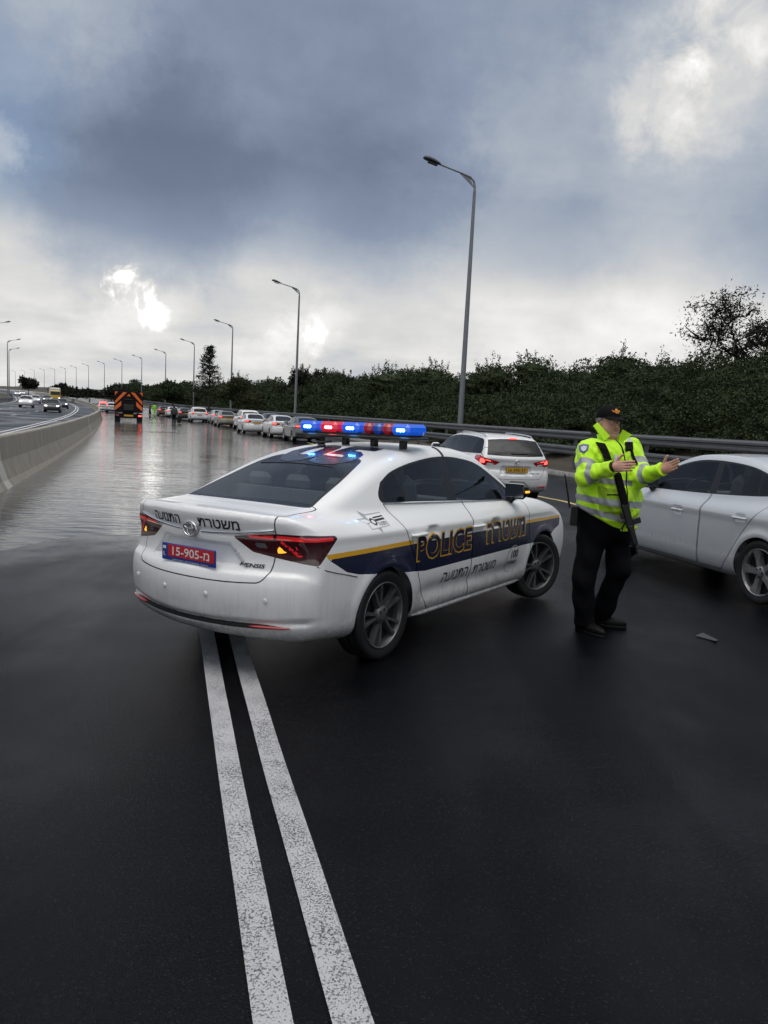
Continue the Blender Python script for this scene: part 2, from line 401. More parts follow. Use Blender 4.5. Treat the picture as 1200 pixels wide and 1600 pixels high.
def poly_sd(X, Y, poly):
    """signed distance (negative inside) of points to a closed polygon"""
    shp = np.shape(X); X = np.ravel(X).astype(float); Y = np.ravel(Y).astype(float)
    A = np.asarray(poly, float); B = np.roll(A, -1, 0)
    d2 = np.full(X.shape, 1e9); ins = np.zeros(X.shape, bool)
    for (ax, ay), (bx, by) in zip(A, B):
        ex, ey = bx - ax, by - ay; L = ex * ex + ey * ey
        if L < 1e-14: continue
        t = np.clip(((X - ax) * ex + (Y - ay) * ey) / L, 0, 1)
        d2 = np.minimum(d2, (X - ax - t * ex) ** 2 + (Y - ay - t * ey) ** 2)
        if ay != by:
            c = (ay > Y) != (by > Y)
            ins ^= c & (X < ex * (Y - ay) / (by - ay) + ax)
    d = np.sqrt(d2)
    return np.where(ins, -d, d).reshape(shp)
class PolyField:
    """polygon distance stored on a grid and read back bilinearly"""
    def __init__(s, pts, n=6, h=.012, pad=.45):
        q = catmull(pts, n); s.poly = q
        lo = q.min(0) - pad; hi = q.max(0) + pad
        s.lo = lo; s.h = h
        nx, ny = (np.ceil((hi - lo) / h).astype(int) + 1)
        gx = lo[0] + np.arange(nx) * h; gy = lo[1] + np.arange(ny) * h
        GX, GY = np.meshgrid(gx, gy, indexing='ij')
        s.g = poly_sd(GX, GY, q)
    def __call__(s, x, y):
        nx, ny = s.g.shape
        u = np.clip((x - s.lo[0]) / s.h, 0, nx - 1.001); v = np.clip((y - s.lo[1]) / s.h, 0, ny - 1.001)
        i = u.astype(int); j = v.astype(int); fu = u - i; fv = v - j
        g = s.g
        return (g[i, j]*(1-fu)*(1-fv) + g[i+1, j]*fu*(1-fv) + g[i, j+1]*(1-fu)*fv + g[i+1, j+1]*fu*fv)
def smooth_interp(x, xs, ys):
    """C1 interpolation through (xs, ys)"""
    xs = np.asarray(xs, float); ys = np.asarray(ys, float)
    d = np.diff(ys) / np.diff(xs)
    m = np.concatenate([[d[0]], (d[:-1] * (xs[2:] - xs[1:-1]) + d[1:] * (xs[1:-1] - xs[:-2])) / (xs[2:] - xs[:-2]), [d[-1]]])
    x = np.clip(x, xs[0], xs[-1])
    i = np.clip(np.searchsorted(xs, x, side='right') - 1, 0, len(xs) - 2)
    h = xs[i + 1] - xs[i]; t = (x - xs[i]) / h
    return (2*t**3-3*t*t+1)*ys[i] + (t**3-2*t*t+t)*h*m[i] + (-2*t**3+3*t*t)*ys[i+1] + (t**3-t*t)*h*m[i+1]
def grad(f, P, e=.004):
    G = np.empty_like(P)
    for a in range(3):
        d = np.zeros(3); d[a] = e
        G[:, a] = (f(P + d) - f(P - d)) / (2 * e)
    return G
def surface_nets(f, lo, hi, h, iters=3, e=None):
    """quad mesh of f = 0, its vertices pulled on to the surface; returns V, N, quads"""
    lo = np.asarray(lo, float); n = np.ceil((np.asarray(hi) - lo) / h).astype(int) + 1
    ax = [lo[k] + np.arange(n[k]) * h for k in range(3)]
    D = np.empty(n)
    for i0 in range(0, n[0], 24):
        g = np.stack(np.meshgrid(ax[0][i0:i0+24], ax[1], ax[2], indexing='ij'), -1)
        D[i0:i0+24] = f(g.reshape(-1, 3)).reshape(g.shape[:3])
    S = D < 0
    c = [S[a:n[0]-1+a, b:n[1]-1+b, d:n[2]-1+d] for a in (0, 1) for b in (0, 1) for d in (0, 1)]
    cnt = sum(q.astype(np.int8) for q in c)
    act = (cnt > 0) & (cnt < 8)
    idx = np.full(act.shape, -1, int); I = np.argwhere(act); idx[act] = np.arange(len(I))
    off = [(a, b, d) for a in (0, 1) for b in (0, 1) for d in (0, 1)]
    vals = np.stack([D[I[:, 0]+a, I[:, 1]+b, I[:, 2]+d] for a, b, d in off], 1)
    acc = np.zeros((len(I), 3)); ac = np.zeros(len(I))
    for i in range(8):
        for j in range(i + 1, 8):
            oa, ob = np.array(off[i]), np.array(off[j])
            if np.abs(oa - ob).sum() != 1: continue
            va, vb = vals[:, i], vals[:, j]
            m = (va < 0) != (vb < 0)
            t = np.where(m, va / np.where(m, va - vb, 1), 0)
            acc += np.where(m[:, None], oa + t[:, None] * (ob - oa), 0); ac += m
    V = lo + (I + acc / ac[:, None]) * h
    quads = []
    for a in range(3):
        b, d = (a + 1) % 3, (a + 2) % 3
        sl0 = [slice(None)] * 3; sl1 = [slice(None)] * 3
        sl0[a] = slice(0, n[a] - 1); sl1[a] = slice(1, n[a])
        x = S[tuple(sl0)] != S[tuple(sl1)]
        E = np.argwhere(x)
        E = E[(E[:, b] > 0) & (E[:, d] > 0) & (E[:, b] < n[b] - 1) & (E[:, d] < n[d] - 1)]
        q = []
        for ob, od in ((-1, -1), (0, -1), (0, 0), (-1, 0)):
            F = E.copy(); F[:, b] += ob; F[:, d] += od
            q.append(idx[F[:, 0], F[:, 1], F[:, 2]])
        q = np.stack(q, 1)
        fl = S[E[:, 0], E[:, 1], E[:, 2]]
        q[~fl] = q[~fl][:, ::-1]
        quads.append(q)
    quads = np.concatenate(quads)
    quads = quads[(quads >= 0).all(1)]
    e = e or h * .2
    for _ in range(iters):
        G = grad(f, V, e); g2 = (G * G).sum(1)
        st = f(V) / np.maximum(g2, .05)
        dv = G * st[:, None]; ln = np.linalg.norm(dv, axis=1)
        dv *= (np.minimum(ln, h * .6) / np.maximum(ln, 1e-9))[:, None]
        V = V - dv
    G = grad(f, V, e); N = G / np.maximum(np.linalg.norm(G, axis=1), 1e-9)[:, None]
    return V, N, quads
class Surf:
    """triangles with normals and material numbers; split() cuts them exactly along g = 0"""
    def __init__(s, V, N, T, M=None):
        s.V, s.N, s.T = V, N, T
        s.M = np.zeros(len(T), int) if M is None else M
    @staticmethod
    def from_quads(V, N, Q):
        return Surf(V, N, np.concatenate([Q[:, [0, 1, 2]], Q[:, [0, 2, 3]]]))
    def take(s, mask):
        T = s.T[mask]; u, inv = np.unique(T, return_inverse=True)
        return Surf(s.V[u], s.N[u], inv.reshape(-1, 3), s.M[mask])
    def split(s, g):
        """g: per-vertex values or a function of (V, N); returns (inside g<0, outside)"""
        if callable(g): g = g(s.V, s.N)
        g = np.where(np.abs(g) < 1e-6, 1e-6, g)
        neg = g < 0; T = s.T; k = neg[T].sum(1)
        full_in = k == 3; full_out = k == 0
        cut = T[(k == 1) | (k == 2)]; cm = s.M[(k == 1) | (k == 2)]
        if len(cut) == 0:
            return s.take(full_in), s.take(full_out)
        ck = neg[cut].sum(1)
        # rotate so that the odd vertex is first
        odd = np.where(ck[:, None] == 1, neg[cut], ~neg[cut])
        r = odd.argmax(1); ar = np.arange(len(cut))
        a, b, c = cut[ar, r], cut[ar, (r+1) % 3], cut[ar, (r+2) % 3]
        def edge(p, q):
            lo = np.minimum(p, q); hi = np.maximum(p, q); return lo * (len(s.V) + 1) + hi
        ek = np.concatenate([edge(a, b), edge(a, c)])
        u, inv = np.unique(ek, return_inverse=True)
        lo = u // (len(s.V) + 1); hi = u % (len(s.V) + 1)
        t = (g[lo] / (g[lo] - g[hi]))[:, None]
        nv = s.V[lo] + (s.V[hi] - s.V[lo]) * t
        nn = s.N[lo] + (s.N[hi] - s.N[lo]) * t
        nn /= np.maximum(np.linalg.norm(nn, axis=1), 1e-9)[:, None]
        V = np.concatenate([s.V, nv]); N = np.concatenate([s.N, nn])
        ab = inv[:len(cut)] + len(s.V); ac = inv[len(cut):] + len(s.V)
        t1 = np.stack([a, ab, ac], 1); t2 = np.stack([ab, b, c], 1); t3 = np.stack([ab, c, ac], 1)
        o = ck == 1
        Tin = np.concatenate([T[full_in], t1[o], t2[~o], t3[~o]])
        Min = np.concatenate([s.M[full_in], cm[o], cm[~o], cm[~o]])
        Tout = np.concatenate([T[full_out], t1[~o], t2[o], t3[o]])
        Mout = np.concatenate([s.M[full_out], cm[~o], cm[o], cm[o]])
        A = Surf(V, N, Tin, Min); B = Surf(V, N, Tout, Mout)
        return A.take(np.ones(len(Tin), bool)), B.take(np.ones(len(Tout), bool))
    def paint(s, g, mat):
        a, b = s.split(g); a.M[:] = mat
        return join(a, b)
def join(*ss):
    V, N, T, M = [], [], [], []; n = 0
    for q in ss:
        V.append(q.V); N.append(q.N); T.append(q.T + n); M.append(q.M); n += len(q.V)
    return Surf(np.concatenate(V), np.concatenate(N), np.concatenate(T), np.concatenate(M))

def refine(V, F, step):
    """cut a flat 2D mesh along a grid so that it can follow a curved panel"""
    T = np.array([(f[0], f[k], f[k + 1]) for f in F for k in range(1, len(f) - 1)])
    S = Surf(np.c_[V, np.zeros(len(V))], np.tile([0, 0, 1.], (len(V), 1)), T)
    for a in (0, 1):
        lo, hi = V[:, a].min(), V[:, a].max()
        for q in np.arange(lo + step, hi, step):
            A, B = S.split(S.V[:, a] - q)
            if len(A.T) and len(B.T): S = join(A, B)
    return S.V[:, :2], S.T
# ---------------------------------------------------------------- car bodies as distance fields
class CarShape:
    """x forward from the rear axle, y left, z up from the ground"""
    def __init__(s, lower, house, plan, sect, hplan, tumble, rear_bow=.2, front_bow=.33, hrear_bow=.16, hfront_bow=.28,
                 crown=.05, roof_crown=.14, k_edge=.12, k_roof=.13, k_join=.07, axle=2.7, arch_r=.365, wheel_z=.325, belt=1.0, extra=None, flare=.012):
        s.L = PolyField(lower); s.G = PolyField(house)
        s.plan, s.sect, s.hplan = plan, sect, hplan
        s.__dict__.update(tumble=tumble, rear_bow=rear_bow, front_bow=front_bow, hrear_bow=hrear_bow, hfront_bow=hfront_bow,
                          crown=crown, roof_crown=roof_crown, k_edge=k_edge, k_roof=k_roof, k_join=k_join, axle=axle,
                          arch_r=arch_r, wheel_z=wheel_z, belt=belt, extra=extra, flare=flare)
        s.x0 = min(p[0] for p in lower); s.x1 = max(p[0] for p in lower); s.z1 = max(p[1] for p in house)
    def __call__(s, P):
        x, y, z = P[:, 0], P[:, 1], P[:, 2]; ya = np.abs(y); y2 = np.minimum(ya, 1.0) ** 2
        wr = 1 - sstep(s.x0 + .1, s.x0 + 1.5, x); wf = sstep(s.x1 - 1.5, s.x1 - .2, x)
        xl = x - s.rear_bow * y2 * wr + s.front_bow * y2 * wf
        zl = z + s.crown * y2 * sstep(.75, 1.0, z)
        dL = s.L(xl, zl)
        W = smooth_interp(x, *s.plan) + smooth_interp(z, *s.sect)
        for ax in (0, s.axle):
            r = np.hypot(x - ax, z - s.wheel_z)
            W = W + s.flare * np.exp(-((r - s.arch_r - .02) / .05) ** 2)
        dW = (ya - W) * .97
        low = smax(dL, dW, s.k_edge)
        mid = .5 * (s.G.poly[:, 0].min() + s.G.poly[:, 0].max())
        wr2 = 1 - sstep(mid - 1.4, mid, x); wf2 = sstep(mid, mid + 1.2, x)
        xg = x - s.hrear_bow * y2 * wr2 + s.hfront_bow * y2 * wf2
        zg = z + s.roof_crown * y2 * sstep(s.belt + .1, s.z1, z)
        dG = s.G(xg, zg)
        Wg = smooth_interp(x, *s.hplan) - (z - s.belt) * s.tumble - .05 * np.maximum(z - s.belt, 0) ** 2
        dg = smax(dG, (ya - Wg) * .9, s.k_roof)
        d = smin(low, dg, s.k_join)
        if s.extra: d = s.extra(d, x, y, ya, z)
        return d
    def ray(s, p, d, t0=0, t1=30):
        """first hit of rays p + t d"""
        p = np.atleast_2d(np.asarray(p, float)); d = np.atleast_2d(np.asarray(d, float)); p, d = np.broadcast_arrays(p, d)
        t = np.full(len(p), float(t0))
        for _ in range(90): t = t + np.clip(s(p + d * t[:, None]), -.2, 1) * .8
        return p + d * t[:, None]
    def side(s, x, z, sign, off=.0, iters=40):
        """surface point seen from the side at (x, z)"""
        x = np.ravel(x); z = np.ravel(z)
        lo = np.full(x.shape, .3); hi = np.full(x.shape, 1.2)
        for _ in range(iters):
            m = .5 * (lo + hi); inn = s(np.stack([x, m * sign, z], 1)) < 0
            lo = np.where(inn, m, lo); hi = np.where(inn, hi, m)
        return np.stack([x, (hi + off) * sign, z], 1)
    def end(s, y, z, rear=True, off=0., iters=40, xm=None):
        y = np.ravel(y); z = np.ravel(z)
        xm = (.3 if rear else s.axle - .6) if xm is None else xm
        lo = np.full(y.shape, float(xm)); hi = np.full(y.shape, s.x0 - .3 if rear else s.x1 + .3)
        for _ in range(iters):
            m = .5 * (lo + hi); inn = s(np.stack([m, y, z], 1)) < 0
            lo = np.where(inn, m, lo); hi = np.where(inn, hi, m)
        return np.stack([hi + (-off if rear else off), y, z], 1)
    def top(s, x, y, off=0., iters=40):
        x = np.ravel(x); y = np.ravel(y)
        lo = np.full(x.shape, .6); hi = np.full(x.shape, 2.2)
        for _ in range(iters):
            m = .5 * (lo + hi); inn = s(np.stack([x, y, m], 1)) < 0
            lo = np.where(inn, m, lo); hi = np.where(inn, hi, m)
        return np.stack([x, y, hi + off], 1)
def avensis_shape():
    lower = [(-.93,.26),(-1.03,.33),(-1.06,.47),(-1.065,.60),(-1.045,.69),(-1.005,.73),(-.985,.84),(-1.0,.97),(-1.018,1.06),(-.998,1.096,1),
             (-.7,1.085),(-.3,1.05),(1.0,1.03),(2.1,1.03),(2.55,1.035),(3.0,.985),(3.4,.875),(3.6,.73),(3.68,.52),(3.66,.34),(3.52,.22),(2.9,.19),(1.35,.18),(-.3,.2)]
    house = [(-.8,1.04),(-.56,1.105),(-.2,1.235),(.15,1.365),(.5,1.45),(.9,1.497),(1.3,1.507),(1.6,1.485),(1.9,1.42),(2.25,1.25),(2.6,1.055),(2.66,.9),(1,.85),(-.7,.9)]
    plan = ([-1.3,-1.05,-.8,-.4,.3,1.3,2.2,2.9,3.3,3.6,3.9],[.79,.83,.870,.898,.905,.905,.905,.895,.865,.80,.70])
    sect = ([0,.18,.28,.42,.62,.8,.92,1.0,1.08,1.2],[-.16,-.09,-.035,-.012,0,-.006,-.02,-.045,-.085,-.16])
    hplan = ([-1,-.6,-.2,.3,1.0,1.7,2.2,2.6],[.62,.675,.745,.79,.80,.79,.755,.68])
    def extra(d, x, y, ya, z):
        r = x < -.6
        # recess round the number plate, a trapezoid wider below
        w = .30 + (.87 - z) * .9
        m = sstep(.03, -.02, ya - w) * sstep(.715, .74, z) * sstep(.885, .855, z)
        d = d + np.where(r, .035 * m, 0)
        # boot lip crease under the chrome strip
        d = d + np.where(r, .012 * np.exp(-((z - .945 + .0 * ya) / .02) ** 2) * sstep(.8, .7, ya), 0)
        # slot low on the bumper
        zz = z - (.375 + .05 * ya ** 2)
        d = d + np.where(r, .02 * np.exp(-(zz / .018) ** 2) * sstep(.88, .8, ya), 0)
        # side crease and hollow low on the doors
        side = sstep(.55, .7, ya)
        d = d - .008 * side * np.exp(-((z - .90 + .02 * (x - 1)) / .03) ** 2) * sstep(3.3, 2.6, x)
        d = d + .022 * side * np.exp(-((z - .40 - .015 * (1.4 - x)) / .06) ** 2) * sstep(.38, .6, x) * sstep(2.28, 2.05, x)
        for hx, hz in ((.62, .865), (1.66, .835)):
            d = d + .02 * side * np.exp(-(((x - hx) / .075) ** 4 + ((z - hz - .012) / .036) ** 4))
        return d
    return CarShape(lower, house, plan, sect, hplan, .44, rear_bow=.33, roof_crown=.07, k_roof=.09, extra=extra, arch_r=.352, belt=1.0)
def wagon_shape():
    lower = [(-.80,.28),(-.90,.36),(-.93,.50),(-.925,.62),(-.90,.70),(-.875,.74),(-.885,.86),(-.875,.97),(-.80,1.03),(0,1.0),(1.5,.97),(2.1,.99),(2.5,.99),(2.9,.93),(3.25,.82),(3.5,.66),(3.57,.48),(3.54,.3),(3.4,.2),(1.3,.18),(-.3,.2)]
    house = [(-.88,.96),(-.86,1.03),(-.78,1.16),(-.62,1.36),(-.50,1.43),(.2,1.475),(.9,1.485),(1.3,1.46),(1.75,1.36),(2.2,1.16),(2.5,1.0),(2.52,.86),(1,.82),(-.7,.86)]
    plan = ([-1.2,-.9,-.7,-.3,.3,1.3,2.2,2.9,3.3,3.6],[.80,.835,.86,.875,.88,.88,.88,.865,.82,.70])
    sect = ([0,.18,.28,.42,.62,.8,.9,1.0,1.08,1.2],[-.15,-.08,-.03,-.012,0,-.006,-.02,-.045,-.08,-.14])
    hplan = ([-1,-.6,-.2,.3,1.0,1.7,2.2,2.6],[.735,.765,.78,.785,.785,.775,.745,.68])
    def extra(d, x, y, ya, z):
        r = x < -.5
        w = .31 + (.86 - z) * .25
        d = d + np.where(r, .03 * sstep(.03, -.02, ya - w) * sstep(.63, .66, z) * sstep(.83, .80, z), 0)
        return d
    return CarShape(lower, house, plan, sect, hplan, .40, rear_bow=.26, k_edge=.11, k_roof=.09, hrear_bow=.15, roof_crown=.06, axle=2.6, arch_r=.35, belt=.98, extra=extra)
def sedan_shape():
    lower = [(-.93,.28),(-1.02,.36),(-1.04,.50),(-1.035,.62),(-1.01,.70),(-.985,.74),(-.975,.86),(-.99,.98),(-.995,1.05),(-.96,1.085),(-.6,1.08),(-.2,1.02),(1.0,.97),(2.1,.985),(2.5,1.0),(2.95,.93),(3.3,.82),(3.5,.68),(3.57,.5),(3.54,.32),(3.4,.2),(1.3,.18),(-.3,.2)]
    house = [(-.72,1.02),(-.55,1.085),(-.2,1.24),(.1,1.35),(.45,1.425),(.85,1.46),(1.25,1.465),(1.6,1.43),(1.95,1.31),(2.3,1.12),(2.5,.98),(2.52,.86),(1,.84),(-.6,.88)]
    plan = ([-1.3,-1.0,-.75,-.35,.3,1.3,2.2,2.9,3.3,3.6],[.78,.82,.855,.88,.888,.888,.885,.865,.82,.70])
    sect = ([0,.18,.28,.36,.46,.62,.78,.865,.94,1.0,1.08,1.2],[-.15,-.08,-.036,-.018,-.012,-.006,-.003,0,-.022,-.05,-.085,-.15])
    hplan = ([-1,-.6,-.2,.3,1.0,1.7,2.2,2.6],[.60,.66,.73,.775,.785,.775,.74,.67])
    def extra(d, x, y, ya, z):
        r = x < -.6
        w = .30 + (.87 - z) * .5
        d = d + np.where(r, .03 * sstep(.03, -.02, ya - w) * sstep(.715, .74, z) * sstep(.885, .855, z), 0)
        side = sstep(.55, .7, ya)
        for hx, hz in ((.30, .83), (1.33, .80)):
            d = d + .018 * side * np.exp(-(((x - hx) / .075) ** 4 + ((z - hz - .01) / .034) ** 4))
        return d
    return CarShape(lower, house, plan, sect, hplan, .44, rear_bow=.30, k_roof=.09, roof_crown=.07, axle=2.65, arch_r=.352, belt=.98, extra=extra)
def suv_shape():
    lower = [(-.78,.36),(-.87,.46),(-.89,.60),(-.87,.74),(-.85,.9),(-.85,1.05),(-.78,1.12),(0,1.1),(1.5,1.07),(2.1,1.09),(2.6,1.10),(3.1,1.04),(3.42,.92),(3.55,.72),(3.56,.5),(3.48,.36),(3.3,.28),(1.3,.26),(-.3,.28)]
    house = [(-.84,1.04),(-.82,1.12),(-.74,1.30),(-.62,1.52),(-.50,1.60),(.2,1.655),(.9,1.665),(1.35,1.64),(1.7,1.56),(2.1,1.34),(2.45,1.10),(2.48,.95),(1,.92),(-.7,.95)]
    plan = ([-1.2,-.9,-.7,-.3,.3,1.3,2.2,2.9,3.3,3.6],[.84,.875,.895,.905,.91,.91,.91,.90,.87,.76])
    sect = ([0,.26,.36,.5,.7,.9,1.0,1.08,1.2],[-.14,-.06,-.02,-.008,0,-.008,-.022,-.045,-.12])
    hplan = ([-1,-.6,-.2,.3,1.0,1.7,2.2,2.6],[.78,.80,.815,.82,.82,.81,.78,.72])
    return CarShape(lower, house, plan, sect, hplan, .30, rear_bow=.18, k_edge=.12, k_roof=.10, hrear_bow=.12, roof_crown=.06, axle=2.65, arch_r=.385, wheel_z=.355, belt=1.08)
# ---------------------------------------------------------------- building a car from its shape
TYRE_P = [(.70,-.092),(.80,-.103),(.90,-.108),(.962,-.104),(.988,-.090),(.996,-.06),(.990,-.058),(.990,-.048),(1.,-.044),(1.,-.005),(.990,-.003),(.990,.003),(1.,.005),(1.,.044),(.990,.048),(.990,.058),(.996,.06),(.988,.090),(.962,.104),(.90,.108),(.80,.103),(.70,.092)]
WHEEL_CACHE = {}
def wheel(parent, x, y, z, r, mrim, steer=0., spokes=5, style='double', n=40):
    """wheel part with tyre and rim sub-parts, outer face towards its own side"""
    key = (r, mrim.name, style, n)
    w = empty('wheel', (x, y, z), parent=parent)
    w.rotation_euler = (0, 0, (steer if y > 0 else math.pi + steer))
    if key not in WHEEL_CACHE:
        b = MB(); b.lathe([(q * r, h) for q, h in TYRE_P], n, 'y')
        ty = b.build('tyre', M['rubber'], w)
        rr = r * .735; b = MB()
        b.lathe([(rr*.965, -.09), (rr*.93, -.05), (rr*.93, .06), (rr*.955, .082), (rr, .095), (rr*1.005, .100), (rr*.985, .104), (rr*.955, .098), (rr*.945, .085)], n, 'y')
        b.m = 1; b.lathe([(rr*.94, .03), (.001, .02)], 24, 'y'); b.m = 0
        b.lathe([(r*.21, .05), (r*.205, .082), (r*.17, .092), (r*.09, .094), (.001, .095)], 20, 'y')
        if style == 'double': angs = [(k * 2 * math.pi / 5 + s * .20, s) for k in range(5) for s in (-1, 1)]
        else: angs = [(k * 2 * math.pi / spokes, 0) for k in range(spokes)]
        for a, s in angs:
            ra, rb = r * .15, rr * .965
            wa, wb = (.015, .018) if style == 'double' else (.040, .060)
            wa *= r / .325; wb *= r / .325
            e = np.array([math.cos(a), 0, math.sin(a)]); f = np.array([-math.sin(a), 0, math.cos(a)])
            a2 = a - s * .10; e1 = np.array([math.cos(a2), 0, math.sin(a2)])
            V = []
            for q, ww, hh, ee in ((ra, wa, .086, e1), (rr*.55, wa*.85, .088, e), (rb, wb, .094, e)):
                for sg in (-1, 1):
                    for top in (0, 1):
                        V.append(ee * q + f * sg * ww * (1 if not top else .72) + np.array([0, hh - (.045 if not top else 0), 0]))
            F = []
            for i in range(2):
                o = i * 4; F += [(o, o+4, o+5, o+1), (o+1, o+5, o+7, o+3), (o+3, o+7, o+6, o+2)]
            b.add(V, F)
        for k in range(5):
            a = k * 2 * math.pi / 5 + .628; b.m = 1; b.lathe([(.012, .07), (.012, .094), (.001, .096)], 8, 'y', c=(r*.13*math.cos(a), 0, r*.13*math.sin(a))); b.m = 0
        rim = b.build('rim', [mrim, M['dark']], w)
        WHEEL_CACHE[key] = (ty, rim)
    else:
        for p in WHEEL_CACHE[key]:
            c = p.copy(); COL.objects.link(c); c.parent = w
    return w
def mirror_y(poly): return [(-a, b) for a, b in poly]
def tight(poly, n=6): return catmull(poly, n)
def build_car(name, label, cat, sh, sp, pm, h=.04, group=None, hero=False):
    """sh: CarShape; sp: where its openings and lamps lie; pm: paint"""
    root = empty(name); tag(root, label, cat, group)
    gl = M[sp.get('glass', 'glass')]
    V, N, Q = surface_nets(sh, (sh.x0 - .18, -1.04, .08), (sh.x1 + .18, 1.04, sh.z1 + .12), h)
    S = Surf.from_quads(V, N, Q)
    ax = (0, sh.axle); wz = sh.wheel_z; ar = sh.arch_r
    def garch(V, N, r=ar):
        d = np.minimum(np.hypot(V[:, 0], V[:, 2] - wz), np.hypot(V[:, 0] - sh.axle, V[:, 2] - wz)) - r
        return np.maximum(d, .56 - np.abs(V[:, 1]))
    _, S = S.split(garch)
    # lip of the arch
    dlo = tight(sp['dlo']); top_ok = lambda V: (.35 - np.abs(V[:, 1]))
    def gside(poly, zmin=None):
        return lambda V, N: np.maximum(poly_sd(V[:, 0], V[:, 2], poly), .30 - np.abs(V[:, 1]))
    D, S = S.split(gside(dlo))
    wsh = tight(sp['windshield']); rw = tight(sp['rear_glass']) if sp.get('rear_glass') else None
    def gfront(V, N): return np.maximum(poly_sd(V[:, 1], V[:, 2], wsh), sp['ws_x'] - V[:, 0])
    WS, S = S.split(gfront)
    def grear(V, N): return np.maximum(poly_sd(V[:, 1], V[:, 2], rw), V[:, 0] - sp['rg_x'])
    RG, S = S.split(grear)
    if sp.get('rg_trim'):
        c = rw.mean(0); rim_in = c + (rw - c) * sp['rg_trim']
        RG, RT = RG.split(lambda V, N: poly_sd(V[:, 1], V[:, 2], rim_in))
        surf_obj('rear_window_trim', RT, M['black_trim'], root)
    surf_obj('rear_window', RG, sp.get('rear_mat', gl), root); surf_obj('windshield', WS, gl, root)
    # lamps: s runs across the end and round the corner
    def gend(poly, rear=True):
        p = np.array([q[:2] for q in poly], float)
        def g(V, N):
            e = (V[:, 0] - sp['s_x']) if rear else (sp['h_x'] - V[:, 0])
            s = np.abs(V[:, 1]) + np.maximum(e, -.2)
            d = poly_sd(s, V[:, 2], p)
            return np.maximum(d, (V[:, 0] - .3) if rear else (sh.axle - V[:, 0]))
        return g
    T, S = S.split(gend(sp['tail']))
    Hd, S = S.split(gend(sp['head'], False))
    for sgn in (1, -1):
        a, _ = T.split(lambda V, N: .02 - V[:, 1] * sgn)
        a.M[:] = 0
        for poly, mi in sp.get('tail_paint', []): a = a.paint(gend(poly), mi)
        if sp.get('tail_cut'):
            inn, out = a.split(lambda V, N: np.abs(V[:, 1]) + V[:, 0] - sp['s_x'] - sp['tail_cut'])
            surf_obj('tail_lamp', inn, sp['tail_mats'], root); surf_obj('tail_lamp', out, sp['tail_mats'], root)
        else: surf_obj('tail_lamp', a, sp['tail_mats'], root)
        a, _ = Hd.split(lambda V, N: .02 - V[:, 1] * sgn)
        surf_obj('headlight', a, sp.get('head_mat', M['lamp_white']), root)
    # painted bands (markings that belong to the panels)
    mats = [pm] + sp.get('band_mats', [])
    for gfun, mi in sp.get('bands', []): S = S.paint(gfun, mi)
    for gfun, mi in sp.get('trims', []):
        a, S = S.split(gfun); surf_obj('bumper_slot', a, mi, root)
    # doors with their gaps
    gapw = sp.get('gap', .004); doors = []
    for poly, hnd in sp.get('doors', []):
        p = tight(poly, 5)
        for sgn in (1, -1):
            g = lambda V, N: np.maximum(poly_sd(V[:, 0], V[:, 2], p), .45 - V[:, 1] * sgn)
            vals = g(S.V, S.N)
            ins, S = S.split(lambda V, N: g(V, N) - gapw)
            ins, ring = ins.split(lambda V, N: g(V, N) + gapw)
            d = surf_obj('door', ins, mats, root); doors.append((d, p, sgn))
            ring.V = ring.V - ring.N * .012; surf_obj('door_seal', ring, M['black_trim'], d)
            if hnd and d:
                b = MB(); hx, hz = hnd; pts = sh.side(np.linspace(hx - .10, hx + .095, 7), np.full(7, hz), sgn, .026)
                pts[0, 1] -= .02 * sgn; pts[-1, 1] -= .012 * sgn
                b.tube(pts, [.012, .016, .0165, .0165, .0165, .0165, .014], 8, flat=.85); b.build('handle', sp.get('handle_mat', pm), d)
    # boot lid or tailgate, bonnet
    if sp.get('boot'):
        p = tight(sp['boot'], 5); bx = sp['boot_x']
        g = lambda V, N: np.maximum(poly_sd(V[:, 1], V[:, 2], p), V[:, 0] - bx)
        ins, S = S.split(lambda V, N: g(V, N) - gapw); ins, ring = ins.split(lambda V, N: g(V, N) + gapw)
        boot = surf_obj('boot_lid', ins, mats, root); ring.V = ring.V - ring.N * .012; surf_obj('boot_seal', ring, M['black_trim'], boot)
    if sp.get('hood'):
        p = tight(sp['hood'], 5)
        g = lambda V, N: np.maximum(poly_sd(V[:, 0], V[:, 1], p), .72 - V[:, 2])
        ins, S = S.split(lambda V, N: g(V, N) - gapw); ins, ring = ins.split(lambda V, N: g(V, N) + gapw)
        hood = surf_obj('bonnet', ins, mats, root); ring.V = ring.V - ring.N * .012; surf_obj('bonnet_seal', ring, M['black_trim'], hood)
    body = surf_obj('body', S, mats, root)
    # side windows: trim with panes set in it
    for sgn in (1, -1):
        a, _ = D.split(lambda V, N: .3 - V[:, 1] * sgn)
        panes = []
        for poly in sp['panes']:
            p = tight(poly, 5)
            w, a = a.split(lambda V, N: poly_sd(V[:, 0], V[:, 2], p)); panes.append(w)
        tr = surf_obj('window_trim', a, M['black_trim'], root)
        for i, w in enumerate(panes): surf_obj('window', w, sp.get('side_mats', {}).get(i, gl), root)
    # wheel wells, wheels
    wr = sp.get('wheel_r', .325); tw = sp.get('track', .79)
    for x in ax:
        for sgn in (1, -1):
            b = MB(); a0 = -.25
            b.lathe([(ar + .012, sgn * .94 * (tw + .115) if False else sgn * (tw + .04)), (ar + .03, sgn * .5), (.001, sgn * .5)], 20, 'y', c=(x, 0, wz), a0=-.35, a1=math.pi + .35)
            b.build('wheel_well', M['dark'], root)
            wheel(root, x, sgn * tw, wr, wr, sp.get('rim', M['alloy']), steer=sp.get('steer', 0.) if x > 0 else 0., style=sp.get('rim_style', 'double'), spokes=sp.get('spokes', 7), n=40 if h < .03 else 24)
